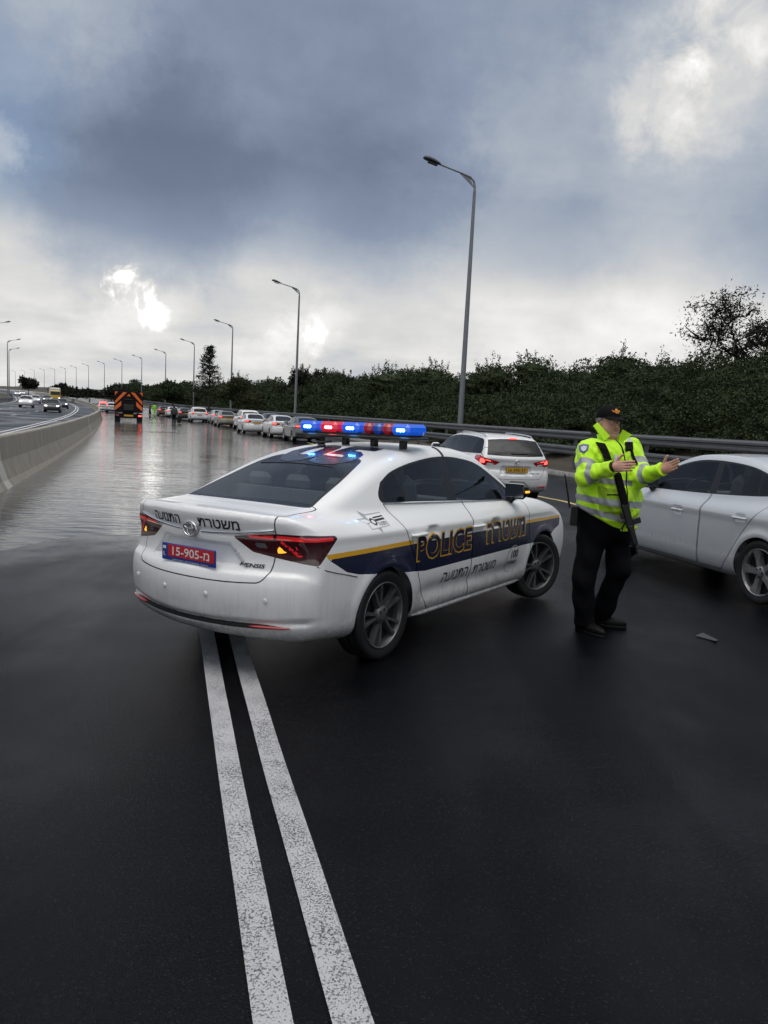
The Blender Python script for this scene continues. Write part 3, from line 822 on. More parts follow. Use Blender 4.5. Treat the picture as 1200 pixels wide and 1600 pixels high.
    # door mirrors
    mx, mz, mo = sp['mirror']
    for sgn in (1, -1):
        b = MB(); y0 = sh.side([mx], [mz - .06], sgn)[0, 1]; c = (mx - .02, y0 + sgn * mo, mz + .035)
        b.box(c, (.11, .23, .165), .05); b.tube([(mx + .02, y0 - sgn * .02, mz - .10), (mx, y0 + sgn * mo * .5, mz - .03), (mx, y0 + sgn * mo * .8, mz)], [.04, .04, .03], 8)
        m_ = b.build('wing_mirror', sp.get('mirror_mat', pm), root)
        b = MB(); b.box((c[0] - .055, c[1], c[2]), (.006, .185, .125), .002); b.build('mirror_glass', M['mirror'], m_)
    # number plate
    px, pz = sp.get('plate', (None, None))[:2]
    if px is not None:
        rear_plate(root, px, pz, sp.get('plate_text', ''), sp.get('plate_mat', 'plate_yellow'))
    # inside: lining, seats, dash
    V, N, Q = surface_nets(sh, (sh.x0 - .18, -1.04, .08), (sh.x1 + .18, 1.04, sh.z1 + .12), max(h * 2, .06), iters=2)
    I = Surf.from_quads(V, N, Q)
    grow = lambda f, k: (lambda V, N: f(V, N) - k)
    for f in (gside(dlo), gfront, grear): _, I = I.split(grow(f, .0))
    _, I = I.split(lambda V, N: garch(V, N, ar + .05))
    I.V = I.V - I.N * .04
    surf_obj('lining', I, M['interior'], root)
    if sp.get('seats', True):
        zb = sh.belt
        for y in (.37, -.37):
            b = MB(); b.box((1.12, y, zb - .42), (.52, .50, .16), .06); b.box((.84, y, zb - .05), (.16, .48, .66), .07, rot=Matrix.Rotation(R_(-14), 3, 'Y')); b.box((.74, y, zb + .32), (.10, .27, .19), .045, rot=Matrix.Rotation(R_(-12), 3, 'Y'))
            b.build('seat', M['seat'], root)
        b = MB(); b.box((.22, 0, zb - .40), (.50, 1.24, .18), .06); b.box((.02, 0, zb - .10), (.16, 1.26, .56), .07, rot=Matrix.Rotation(R_(-18), 3, 'Y'))
        for y in (.4, 0, -.4): b.box((.06, y, zb + .20), (.09, .24, .13), .04)
        b.build('rear_seat', M['seat'], root)
        b = MB(); b.box((1.98, 0, zb - .14), (.42, 1.36, .24), .08); b.box((-.48, 0, zb + .03), (.5, 1.1, .03), .01); b.build('dashboard', M['interior'], root)
        b = MB(); rot = np.array(Matrix.Rotation(R_(-25), 3, 'Y')); a = np.linspace(0, 2*math.pi, 25)
        ring = np.stack([np.zeros(25), .185*np.cos(a), .185*np.sin(a)], 1) @ rot.T + np.array([1.68, .37, zb + .0]); b.tube(ring, .015, 6, cap=False)
        b.box((1.70, .37, zb), (.03, .30, .05), .01, rot=rot); b.build('steering_wheel', M['black_trim'], root)
    return root, boot if sp.get('boot') else body, doors, body
def rear_plate(parent, x, z, text, kind='plate_yellow', w=.52, hh=.115, tilt=0.):
    b = MB(); b.box((x, 0, z), (.012, w, hh), .004); o = b.build('number_plate', M['plate_blue'] if kind == 'plate_red' else M['black_trim'], parent)
    fw = w - .016 if kind != 'plate_red' else w - .075; fh = hh - .012 if kind != 'plate_red' else hh - .034
    yo = 0 if kind != 'plate_red' else -.028; zo = 0 if kind != 'plate_red' else .011
    b = MB(); b.box((x - .0072, yo, z + zo), (.002, fw, fh), .0005); b.build('plate_face', M[kind], o)
    if text:
        flat_text('plate_digits', text, (x - .0090, yo, z + zo), (0, -1, 0), (0, 0, 1), M['plate_white'] if kind == 'plate_red' else M['ink'], o, w=fw * (.80 if kind != 'plate_red' else .80), h=fh * .72, bold=.012)
    return o
# ---------------------------------------------------------------- the lie of the land
ROAD_AZ = R_(-15.65); FW = np.array([math.sin(ROAD_AZ), math.cos(ROAD_AZ)]); RT = np.array([math.cos(ROAD_AZ), -math.sin(ROAD_AZ)])
BANK = .0129
CURVE = ([-60, 0, 20, 40, 80, 120, 160, 200, 240, 280, 320, 360, 400, 440, 520, 700, 900], [0, 0, 0, -.6, -2.8, -6.1, -10.3, -15.8, -22.6, -30.2, -38.7, -48, -57, -66.5, -88, -145, -220])
ZC = ([-60, 0, 12, 20, 30, 45, 60, 85, 105, 130, 160, 200, 240, 280, 320, 360, 400, 440, 520, 700, 900], [.6, 0, -.1345, -.195, -.22, -.225, -.225, -.215, -.18, -.11, .02, .41, .95, 1.6, 2.3, 2.68, 3.1, 3.8, 5., 7., 8.])
ZL = ([-60, 0, 40, 90, 130, 180, 200, 240, 280, 320, 360, 400, 440, 520, 700, 900], [.15, .12, .11, .10, .22, .50, .66, 1.10, 1.72, 2.38, 2.75, 3.18, 3.85, 5.05, 7., 8.])
SLOPE = .0113
WATER_Z = -.138
def curve(v): return smooth_interp(np.asarray(v, float), *CURVE)
def ground_z(off, v):
    off = np.asarray(off, float); v = np.asarray(v, float); z = smooth_interp(v, *ZC)
    zr = z + BANK * np.minimum(off + curve(v) * 0, 13.05)
    zr = zr + np.where(off > 13, .13, 0) + np.clip(off - 13.2, 0, 3) * .09 + np.clip(off - 16, 0, 30) * .10
    zl = smooth_interp(v, *ZL) - .012 * (off + 4) - np.clip(-19 - off, 0, 40) * .12
    return np.where(off < -3.7, zl, zr)
def road_pt(off, v, dz=0., z=None):
    v = np.asarray(v, float); off = np.asarray(off, float)
    h = 1.0; sl = (curve(v + h) - curve(v - h)) / (2 * h); nrm = 1 / np.sqrt(1 + sl * sl)
    u = curve(v) + off * nrm; vv = v - off * sl * nrm
    zz = (ground_z(off, v) if z is None else z) + dz
    return np.stack([RT[0] * u + FW[0] * vv, RT[1] * u + FW[1] * vv, np.broadcast_to(zz, u.shape)], -1)
def heading(v):
    sl = (curve(v + 1) - curve(v - 1)) / 2
    d = FW + RT * float(sl); return math.atan2(-d[0], d[1]) + math.pi / 2     # rotation about z for a thing that looks along +x
def locate(px, D):
    """road coordinates of the spot D metres ahead under photo column px"""
    az = math.atan((px - 600) / CAM_F); X = D * (px - 600) / CAM_F; P = np.array([X, D])
    u, v = P @ RT, P @ FW
    for _ in range(6):
        sl = float((curve(v + 1) - curve(v - 1)) / 2); off = (u - float(curve(v))) / math.sqrt(1 + sl * sl)
        v = P @ FW + off * sl / math.sqrt(1 + sl * sl)
    return off, v
def strip(name, offs, vs, m, dz=0., zfun=None, rough=0., kind='structure', wob=None):
    O, Vv = np.meshgrid(np.asarray(offs, float), np.asarray(vs, float), indexing='ij')
    o2 = O + (wob(O, Vv) if wob else 0)
    P = road_pt(o2, Vv, dz, z=(zfun(O, Vv) if zfun else None))
    if rough: P[..., 2] += rough * (np.sin(P[..., 0] * .9 + 1.3 * np.sin(P[..., 1] * .37)) + np.sin(P[..., 1] * 1.1 + np.sin(P[..., 0] * .7) * 1.7) + .7 * np.sin(P[..., 0] * 2.3 + P[..., 1] * 1.7) + .5 * np.sin(P[..., 0] * 4.1 - P[..., 1] * 3.3) + .45 * np.sin(P[..., 0] * 3.1 + 2 * np.sin(P[..., 1] * .8)))
    a, b = O.shape; I = np.arange(a * b).reshape(a, b)
    F = np.stack([I[:-1, :-1], I[1:, :-1], I[1:, 1:], I[:-1, 1:]], -1).reshape(-1, 4)
    o = mesh_np(name, P.reshape(-1, 3), F, m)
    if kind: o['kind'] = kind
    return o
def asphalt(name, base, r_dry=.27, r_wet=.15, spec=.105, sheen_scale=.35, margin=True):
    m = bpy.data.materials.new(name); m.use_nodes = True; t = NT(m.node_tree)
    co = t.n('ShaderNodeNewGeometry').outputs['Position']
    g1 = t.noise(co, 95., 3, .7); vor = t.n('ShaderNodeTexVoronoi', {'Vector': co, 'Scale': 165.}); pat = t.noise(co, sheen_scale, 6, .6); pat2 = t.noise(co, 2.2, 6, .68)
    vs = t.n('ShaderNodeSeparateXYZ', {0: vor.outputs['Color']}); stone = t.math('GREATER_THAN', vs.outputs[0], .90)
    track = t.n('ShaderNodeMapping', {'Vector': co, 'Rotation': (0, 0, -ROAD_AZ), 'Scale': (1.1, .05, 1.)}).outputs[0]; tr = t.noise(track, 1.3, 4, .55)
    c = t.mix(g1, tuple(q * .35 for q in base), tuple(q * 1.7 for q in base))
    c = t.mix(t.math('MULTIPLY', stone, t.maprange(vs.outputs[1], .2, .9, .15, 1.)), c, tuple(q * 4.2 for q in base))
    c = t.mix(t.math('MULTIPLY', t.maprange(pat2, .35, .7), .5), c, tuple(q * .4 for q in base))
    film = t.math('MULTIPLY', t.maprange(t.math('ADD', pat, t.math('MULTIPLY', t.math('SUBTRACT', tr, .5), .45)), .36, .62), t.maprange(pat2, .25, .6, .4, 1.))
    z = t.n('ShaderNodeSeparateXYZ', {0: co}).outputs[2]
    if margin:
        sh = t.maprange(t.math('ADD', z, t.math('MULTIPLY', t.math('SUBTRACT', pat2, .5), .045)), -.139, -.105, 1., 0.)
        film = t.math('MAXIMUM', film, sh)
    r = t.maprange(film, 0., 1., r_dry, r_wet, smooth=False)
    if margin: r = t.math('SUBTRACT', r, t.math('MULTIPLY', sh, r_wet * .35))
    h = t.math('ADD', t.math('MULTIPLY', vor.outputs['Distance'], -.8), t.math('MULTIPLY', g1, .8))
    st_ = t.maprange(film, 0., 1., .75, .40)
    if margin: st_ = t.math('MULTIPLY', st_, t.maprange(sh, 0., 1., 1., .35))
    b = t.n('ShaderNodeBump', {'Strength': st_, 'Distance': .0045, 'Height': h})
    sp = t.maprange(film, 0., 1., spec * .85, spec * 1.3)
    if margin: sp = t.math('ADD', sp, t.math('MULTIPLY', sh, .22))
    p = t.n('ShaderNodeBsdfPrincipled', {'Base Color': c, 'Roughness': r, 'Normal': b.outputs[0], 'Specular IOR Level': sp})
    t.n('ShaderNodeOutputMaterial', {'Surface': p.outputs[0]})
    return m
def line_paint(name, base, worn=.42):
    m = bpy.data.materials.new(name); m.use_nodes = True; t = NT(m.node_tree)
    co = t.n('ShaderNodeNewGeometry').outputs['Position']
    pits = t.noise(co, 120., 4, .7); pit2 = t.noise(co, 6., 4, .6)
    k = t.maprange(t.math('ADD', pits, t.math('MULTIPLY', t.math('SUBTRACT', pit2, .5), .30)), worn - .09, worn + .06)
    c = t.mix(k, (.02, .021, .025), base)
    c = t.mix(t.math('MULTIPLY', t.noise(co, 1.1, 5, .6), .35), c, tuple(q * .55 for q in base))
    b = t.n('ShaderNodeBump', {'Strength': .8, 'Distance': .004, 'Height': k})
    p = t.n('ShaderNodeBsdfPrincipled', {'Base Color': c, 'Roughness': .5, 'Normal': b.outputs[0]})
    t.n('ShaderNodeOutputMaterial', {'Surface': p.outputs[0]})
    return m
def water_mat():
    m = bpy.data.materials.new('flood_water'); m.use_nodes = True; t = NT(m.node_tree)
    co = t.n('ShaderNodeNewGeometry').outputs['Position']
    rot = t.n('ShaderNodeMapping', {'Vector': co, 'Rotation': (0, 0, R_(8)), 'Scale': (.55, 1.6, 1.)}).outputs[0]
    w1 = t.noise(rot, 1.5, 3, .55, dist=.6); w2 = t.noise(rot, 6., 3, .6, dist=.4); calm = t.maprange(t.noise(co, .16, 3, .5), .32, .62, .35, 1.)
    h = t.math('ADD', t.math('MULTIPLY', w1, .019), t.math('MULTIPLY', w2, .0060))
    b = t.n('ShaderNodeBump', {'Strength': t.math('MULTIPLY', calm, .95), 'Distance': 1., 'Height': h})
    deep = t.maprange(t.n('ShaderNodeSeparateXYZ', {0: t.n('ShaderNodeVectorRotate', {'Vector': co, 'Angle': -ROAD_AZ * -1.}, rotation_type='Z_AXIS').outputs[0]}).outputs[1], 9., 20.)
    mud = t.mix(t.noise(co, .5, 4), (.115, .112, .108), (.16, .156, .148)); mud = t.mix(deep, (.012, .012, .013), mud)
    p = t.n('ShaderNodeBsdfPrincipled', {'Base Color': mud, 'Roughness': .06, 'IOR': 1.33, 'Normal': b.outputs[0], 'Specular IOR Level': .5})
    t.n('ShaderNodeOutputMaterial', {'Surface': p.outputs[0]})
    return m
def concrete(name, base, stain=.5):
    m = bpy.data.materials.new(name); m.use_nodes = True; t = NT(m.node_tree)
    co = t.n('ShaderNodeNewGeometry').outputs['Position']
    st = t.n('ShaderNodeMapping', {'Vector': co, 'Scale': (2.2, 2.2, .35)}).outputs[0]
    a = t.noise(co, .8, 6, .6); b_ = t.noise(st, 2., 5, .65); c_ = t.noise(co, 30., 3, .6)
    c = t.mix(t.maprange(b_, .35, .7), base, tuple(q * (1 - stain) for q in base)); c = t.mix(t.math('MULTIPLY', a, .5), c, tuple(q * .7 for q in base))
    c = t.mix(t.math('MULTIPLY', c_, .25), c, tuple(q * 1.3 for q in base))
    b = t.n('ShaderNodeBump', {'Strength': .5, 'Distance': .004, 'Height': c_})
    p = t.n('ShaderNodeBsdfPrincipled', {'Base Color': c, 'Roughness': .68, 'Normal': b.outputs[0]})
    t.n('ShaderNodeOutputMaterial', {'Surface': p.outputs[0]})
    return m
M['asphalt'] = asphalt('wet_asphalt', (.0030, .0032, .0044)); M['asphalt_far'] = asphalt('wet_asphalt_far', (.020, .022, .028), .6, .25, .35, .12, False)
M['line'] = line_paint('worn_white_line', (.45, .45, .475), .43); M['line_far'] = line_paint('white_line', (.62, .62, .62), .25); M['yellow_line'] = line_paint('yellow_line', (.55, .40, .16), .3)
M['water'] = water_mat(); M['concrete'] = concrete('barrier_concrete', (.34, .31, .26), .42); M['concrete_new'] = concrete('barrier_joint_concrete', (.50, .485, .45), .15); M['kerb'] = concrete('kerb_concrete', (.28, .275, .265))
M['soil'] = mat('wet_soil', (.050, .042, .030), .9, noise=.5, nscale=1.5, bump=.03, bscale=6., coord='Object')
vfine = np.concatenate([np.arange(-4, 30, .25), np.arange(30, 130, 1.0), np.arange(130, 420, 6.), np.arange(420, 901, 20.)])
vmid = np.concatenate([np.arange(-40, 130, 3.), np.arange(130, 420, 6.), np.arange(420, 901, 20.)])
vline = np.concatenate([np.arange(-4, 40, .25), np.arange(40, 420, 3.), np.arange(420, 901, 20.)])
strip('carriageway', np.arange(-3.65, 13.01, .2775), vfine, M['asphalt'], rough=.0075)
strip('carriageway_approach', [-3.65, 0, 4, 13.0], np.arange(-44, -3.9, 4.), M['asphalt'])
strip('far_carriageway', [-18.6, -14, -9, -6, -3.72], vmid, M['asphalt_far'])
P = []
b = MB()
for (a0, a1) in ((.255, .365), (.470, .585)):
    strip('lane_line', [a0, (a0+a1)/2, a1], vline[vline < 60], M['line'], dz=.006, rough=.0075)
strip('edge_line', [8.60, 8.74], vline, M['yellow_line'], dz=.006, rough=.0075)
for (a0, a1) in ((-6.45, -6.31), (-6.1, -5.96), (-17.6, -17.45)): strip('far_lane_line', [a0, a1], vmid, M['line_far'], dz=.008)
for k in range(24):
    v0 = 10 + k * 12.; 
    for off in (-10.0, -13.7): strip('far_lane_dash', [off, off + .14], [v0, v0 + 2, v0 + 4.], M['line_far'], dz=.008)
strip('kerb', [13.0, 13.02, 13.25, 13.27], vmid, M['kerb'], zfun=lambda O, V: smooth_interp(V, *ZC) + BANK * 13 + np.where((O > 13.01) & (O < 13.26), .14, -.02))
def hill(O, V): return ground_z(O, V) + .25 * np.sin(O * .7 + V * .13) * (O > 15)
strip('verge', [13.2, 14, 15, 16, 18, 20, 23, 27, 34, 45, 70, 120, 250], vmid, M['soil'], zfun=hill)
strip('far_verge', [-250, -120, -60, -40, -28, -22, -18.55], vmid, M['soil'], dz=-.02)
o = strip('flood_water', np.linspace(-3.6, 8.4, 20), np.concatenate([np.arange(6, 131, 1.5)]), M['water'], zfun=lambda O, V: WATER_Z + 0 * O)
# land out to the horizon
b = MB(); n = 64
V = [(0, 0, -14.)] + [(r * math.cos(a), r * math.sin(a) , z) for r, z in ((60, -9.), (400, -8.), (6000, -8.)) for a in np.linspace(0, 2*math.pi, n, endpoint=False)]
F = [(0, 1 + k, 1 + (k+1) % n) for k in range(n)] + [(1 + r*n + k, 1 + (r+1)*n + k, 1 + (r+1)*n + (k+1) % n, 1 + r*n + (k+1) % n) for r in range(2) for k in range(n)]
b.add(V, F); b.build('ground', M['soil'])['kind'] = 'structure'
# ---------------------------------------------------------------- concrete median barrier, poured in lengths
BPROF = [(-.36, -.35), (-.36, .06), (-.26, .22), (-.14, .60), (-.10, 1.06), (-.085, 1.09), (.085, 1.09), (.10, 1.06), (.14, .60), (.26, .22), (.36, .06), (.36, -.35)]
def extrude_along(name, prof, off, vs, m, parent=None, zfun=None, flip=False):
    V = []; n = len(prof)
    for v in vs:
        base = float(smooth_interp(v, *ZC)) + BANK * off if zfun is None else zfun(v)
        for a, h in prof: V.append(road_pt(off + a, v, z=base + h))
    V = np.array(V); F = [(i*n+k, i*n+(k+1) % n, (i+1)*n+(k+1) % n, (i+1)*n+k) for i in range(len(vs)-1) for k in range(n)]
    F += [tuple(range(n)), tuple(range((len(vs)-1)*n, len(vs)*n))[::-1]]
    mb = MB(); mb.add(V, F); return mb.build(name, m, parent)
cuts = [-14., 17.55, 47., 77., 107., 137., 167., 197., 227., 257., 287., 330., 380.]
LBL = ['stained concrete median barrier length nearest the camera, cut by the frame edge', 'long stained concrete median barrier length standing in the flood water', 'concrete median barrier length in the bend beside the orange chevron truck',
       'concrete median barrier length curving away just past the chevron truck']
for i in range(len(cuts) - 1):
    v0, v1 = cuts[i], cuts[i+1] - .02
    bar = extrude_along('concrete_barrier', BPROF, -3.40, np.linspace(v0, v1, 12), M['concrete'])
    tag(bar, LBL[i] if i < 4 else 'distant concrete median barrier length climbing the bend beyond the flood', 'barrier', 'lengths of the median barrier')
    if i < 4: extrude_along('barrier_joint', [(a * 1.03, h + (.012 if h > .5 else 0)) for a, h in BPROF], -3.40, [v1 - .55, v1 - .01], M['concrete_new'], bar)
# ---------------------------------------------------------------- guard rails
WB = [(0, 0), (.012, .02), (.055, .055), (.055, .105), (.0, .14), (.0, .17), (.055, .205), (.055, .255), (.012, .29), (0, .31)]
WB = WB + [(a - .006, h) for a, h in WB[::-1]]
g = empty('guard_rail', road_pt(13.7, 20.)); tag(g, 'galvanised double-beam guard rail along the kerb on the right', 'guard rail')
inv = -np.array(g.location)
def place_child(o): o.location = inv
for hz in (1.04, .52):
    vs = np.concatenate([np.arange(2, 60, 2.), np.arange(60, 300, 6.)])
    place_child(extrude_along('rail_beam', [(-a - .06, h + hz) for a, h in WB], 13.75, vs, M['galv'], g, zfun=lambda v: float(ground_z(13.75, v))))
for k in range(42):
    v = 4.5 + k * 4.; c = road_pt(13.86, v); b = MB(); rot = np.array(Matrix.Rotation(heading(v), 3, 'Z'))
    b.box(c + np.array([0, 0, .62]), (.13, .09, 1.4), .008, rot=rot); b.box(road_pt(13.76, v, 1.19), (.16, .12, .22), .01, rot=rot); place_child(b.build('post', M['galv'], g))
g = empty('guard_rail', road_pt(-18.4, 60.)); tag(g, 'grey guard rail beyond the oncoming lanes at the left edge', 'guard rail'); inv = -np.array(g.location)
place_child(extrude_along('rail_beam', [(a + .06, h + .5) for a, h in WB], -18.4, np.arange(20, 400, 6.), M['galv'], g, zfun=lambda v: float(ground_z(-18.4, v))))
for k in range(60):
    v = 40 + k * 4.; b = MB(); b.box(road_pt(-18.5, v, .4), (.12, .08, .9), .006); place_child(b.build('post', M['galv'], g))
# ---------------------------------------------------------------- street lamps
def street_lamp(name, loc, rz, label, group, H=13.15, proto=None):
    if proto is not None:
        o = copy_tree(proto); o.location = loc; o.rotation_euler = (0, 0, rz); o['label'] = label; return o
    r = empty(name, loc, rz); tag(r, label, 'street lamp', group)
    b = MB(); b.tube([(0, 0, -.2), (0, 0, H * .5), (0, 0, H - .75)], [.145, .115, .075], 12, up=(1, 0, 0)); b.build('pole', M['pole'], r)
    b = MB(); b.lathe([(.25, -.2), (.25, .03), (.16, .05), (.155, .45), (.001, .46)], 12, 'z'); b.build('base', M['pole'], r)
    b = MB(); pts = [(0, 0, H-.8), (0, 0, H-.55), (-.06, 0, H-.3), (-.26, 0, H-.12), (-.6, 0, H-.03), (-1.3, 0, H+.12), (-1.9, 0, H+.25)]
    b.tube(pts, [.065, .06, .055, .05, .045, .042, .042], 8, up=(0, 1, 0)); b.slab([(-.02, -.012, H-.62), (-.30, -.012, H-.14), (-.85, -.012, H)], (0, 1, 0), .024); b.build('arm', M['pole'], r)
    b = MB(); b.add(*lamp_head_shape(H), smooth=True); hd = b.build('lamp_head', M['lamp_head'], r)
    b = MB(); b.box((-2.22, 0, H + .215), (.5, .22, .02), .008, rot=Matrix.Rotation(R_(12), 3, 'Y')); b.build('lens', M['smoke'], hd)
    return r
def lamp_head_shape(H):
    V = []; F = []; prof = [(-1.80, .05, .05), (-1.9, .10, .10), (-2.15, .17, .155), (-2.45, .19, .17), (-2.62, .15, .12), (-2.70, .05, .03)]
    for x, w, h in prof:
        for k in range(12):
            a = 2*math.pi*k/12; s_ = math.sin(a); V.append((x, w*math.cos(a), H + .24 + (-x - 1.85) * .22 + (h * s_ if s_ > 0 else h * .25 * s_)))
    n = 12; F = [(i*n+k, i*n+(k+1) % n, (i+1)*n+(k+1) % n, (i+1)*n+k) for i in range(len(prof)-1) for k in range(n)] + [tuple(range(n)), tuple(range((len(prof)-1)*n, len(prof)*n))]
    return V, F
proto = None
words = ['nearest tall grey street lamp rising behind the white estate car', 'second street lamp on the right, over the queue of cars', 'third street lamp on the right, just right of the lone conifer', 'fourth street lamp on the right, left of the lone conifer',
         'fifth street lamp on the right, just right of the chevron truck', 'sixth street lamp on the right, behind the chevron truck', 'seventh street lamp, left of the chevron truck']
for k in range(16):
    v = 36.6 + 39.3 * k; off = 14.6
    p = road_pt(off, v); lb = words[k] if k < 7 else 'small far street lamp in the curving row up the hill'
    o = street_lamp('street_lamp', p, heading(v) - math.pi / 2, lb, 'street lamps along the right verge', proto=proto)
    proto = proto or o
for k, (v, lb) in enumerate(((148, 'tallest street lamp at the left picture edge beyond the far rail'), (196, 'second street lamp from the left picture edge behind the far rail'), (240, 'third street lamp at the left edge, lower and farther up the hill'))):
    street_lamp('street_lamp', road_pt(-19.2, v), heading(v) + math.pi / 2, lb, 'street lamps along the far verge', proto=proto)['group'] = 'street lamps along the far verge'
# ---------------------------------------------------------------- the police saloon
AV = avensis_shape()
def stripe(V, N, lo, hi): return 0
def side_only(V): return .6 - np.abs(V[:, 1])
NAVY_POLY = [(-.64, .803), (-.46, .700), (-.33, .668), (.5, .580), (2.37, .588), (2.75, .60), (3.14, .70), (3.16, .775), (2.35, .786), (1.2, .800), (.3, .803)]
YEL1 = [(-.66, .835), (-.64, .803), (.34, .802), (.34, .834)]
YEL2 = [(2.30, .787), (3.16, .775), (3.16, .803), (2.30, .815)]
def gpoly(poly): return lambda V, N: np.maximum(poly_sd(V[:, 0], V[:, 2], poly), .55 - np.abs(V[:, 1]))
def gslot(V, N):
    s = np.abs(V[:, 1]); z = V[:, 2] - (.362 + .02 * V[:, 1] ** 2)
    return np.maximum(np.maximum(np.abs(z) - .016 * sstep(.86, .55, s), s - .82), V[:, 0] + .6)
POLICE = dict(
    dlo=[(.145,1.108),(.13,1.16),(.20,1.25,1),(.36,1.318),(.62,1.372),(.95,1.410),(1.2,1.418),(1.45,1.400),(1.74,1.345),(2.05,1.20),(2.26,1.085),(2.34,1.02,1),(2.2,1.01),(1.2,1.060),(.5,1.095)],
    panes=[[(.19,1.118,1),(.185,1.16),(.25,1.252),(.40,1.312,1),(.43,1.102,1)], [(.455,1.10,1),(.435,1.328,1),(.64,1.362),(.95,1.396),(1.09,1.40,1),(1.03,1.076,1)], [(1.165,1.068,1),(1.215,1.402,1),(1.45,1.386),(1.70,1.336),(1.92,1.235),(2.06,1.15,1),(2.10,1.022,1)], [(2.125,1.022,1),(2.09,1.14,1),(2.25,1.05,1),(2.27,1.022,1)]],
    windshield=[(-.70,1.055),(-.50,1.395),(-.25,1.435),(0,1.445),(.25,1.435),(.50,1.395),(.70,1.055),(.35,1.075),(0,1.08),(-.35,1.075)], ws_x=1.5,
    rear_glass=[(-.60,1.102,1),(-.455,1.375),(-.25,1.405),(0,1.415),(.25,1.405),(.455,1.375),(.60,1.102,1),(.3,1.108),(0,1.110),(-.3,1.108)], rg_x=.6, rg_trim=.955, rear_mat=M['glass'],
    s_x=-.99, h_x=3.66,
    tail=[(.372,.930),(.755,.965),(1.05,.966),(1.30,.950),(1.318,.930),(1.15,.775),(1.128,.768),(.755,.812),(.557,.838)], tail_cut=.756,
    tail_mats=[M['lamp_dark'], M['lamp_red_lit'], M['amber_on'], M['lamp_bright'], M['smoke']],
    tail_paint=[([(.76,.955),(1.28,.944),(1.285,.922),(1.05,.922),(.76,.928)], 1), ([(.76,.928),(.80,.928),(1.0,.825),(.955,.822)], 1), ([(.775,.945),(1.0,.935),(1.0,.928),(.775,.936)], 3), ([(.772,.892),(.862,.845),(.768,.840)], 2), ([(.905,.905),(.915,.905),(1.0,.83),(.985,.83)], 3),
                ([(.50,.945),(.735,.952),(.735,.925),(.52,.928)], 1), ([(.56,.90),(.66,.900),(.70,.868),(.60,.868)], 4)],
    head=[(.50,.70),(.62,.80),(.95,.83),(1.25,.84),(1.28,.80),(.95,.72),(.6,.66)], band_mats=[M['navy'], M['amber_vinyl']],
    bands=[(gpoly(catmull([(*p, 1) for p in NAVY_POLY], 1)), 1), (gpoly(YEL1), 2), (gpoly(YEL2), 2)],
    trims=[(gslot, M['dark'])],
    doors=[([(.165,1.13),(.20,1.0),(.30,.80),(.37,.66),(.44,.50),(.56,.31),(.62,.258,1),(1.235,.268,1),(1.236,.65),(1.248,1.10,1)], (.40,.868)), ([(1.252,1.10,1),(1.240,.65),(1.239,.268,1),(2.33,.25,1),(2.40,.42),(2.382,.60),(2.352,.92),(2.34,1.06,1)], (1.33,.852))],
    boot=[(-.635,1.3,1),(-.635,.98),(-.622,.80),(-.60,.69),(-.55,.652),(0,.640),(.55,.652),(.60,.69),(.622,.80),(.635,.98),(.635,1.3,1)], boot_x=-.475,
    hood=[(2.58,-.60),(3.0,-.66),(3.45,-.58),(3.58,-.3),(3.61,0),(3.58,.3),(3.45,.58),(3.0,.66),(2.58,.60)],
    mirror=(2.12, 1.075, .10), mirror_mat=M['black_trim'], plate=(-1.022, .772), plate_text='15-905-מ', plate_mat='plate_red', wheel_r=.325, track=.785, steer=R_(-19), rim=M['alloy_dirty'], glass='glass')
pol, boot, doors, polbody = build_car('police_car', 'white police saloon with navy stripe and lit roof lights, stopped across the lane lines', 'police car', AV, POLICE, M['white'], h=.02)
def ear(pts):
    from mathutils.geometry import tessellate_polygon
    return [tuple(f) for f in tessellate_polygon([[Vector((*p, 0)) for p in pts]])]
def on_side(V, cx, cz, sgn=-1, off=.0025, flip=None):
    """lettering laid on the flank; reads left to right from outside"""
    d = 1 if sgn < 0 else -1
    return AV.side(cx + d * V[:, 0], cz + V[:, 1], sgn, off)
def side_text(s, cx, cz, m, name, parent, w=None, h=None, off=.0025, sgn=-1, **kw):
    V, F = refine(*fit_glyphs(s, w, h, **kw), .035); return mesh_np(name, on_side(V, cx, cz, sgn, off), F, m, parent, smooth=False)
right_doors = [d for d, p, s in doors if s < 0]; left_doors = [d for d, p, s in doors if s > 0]
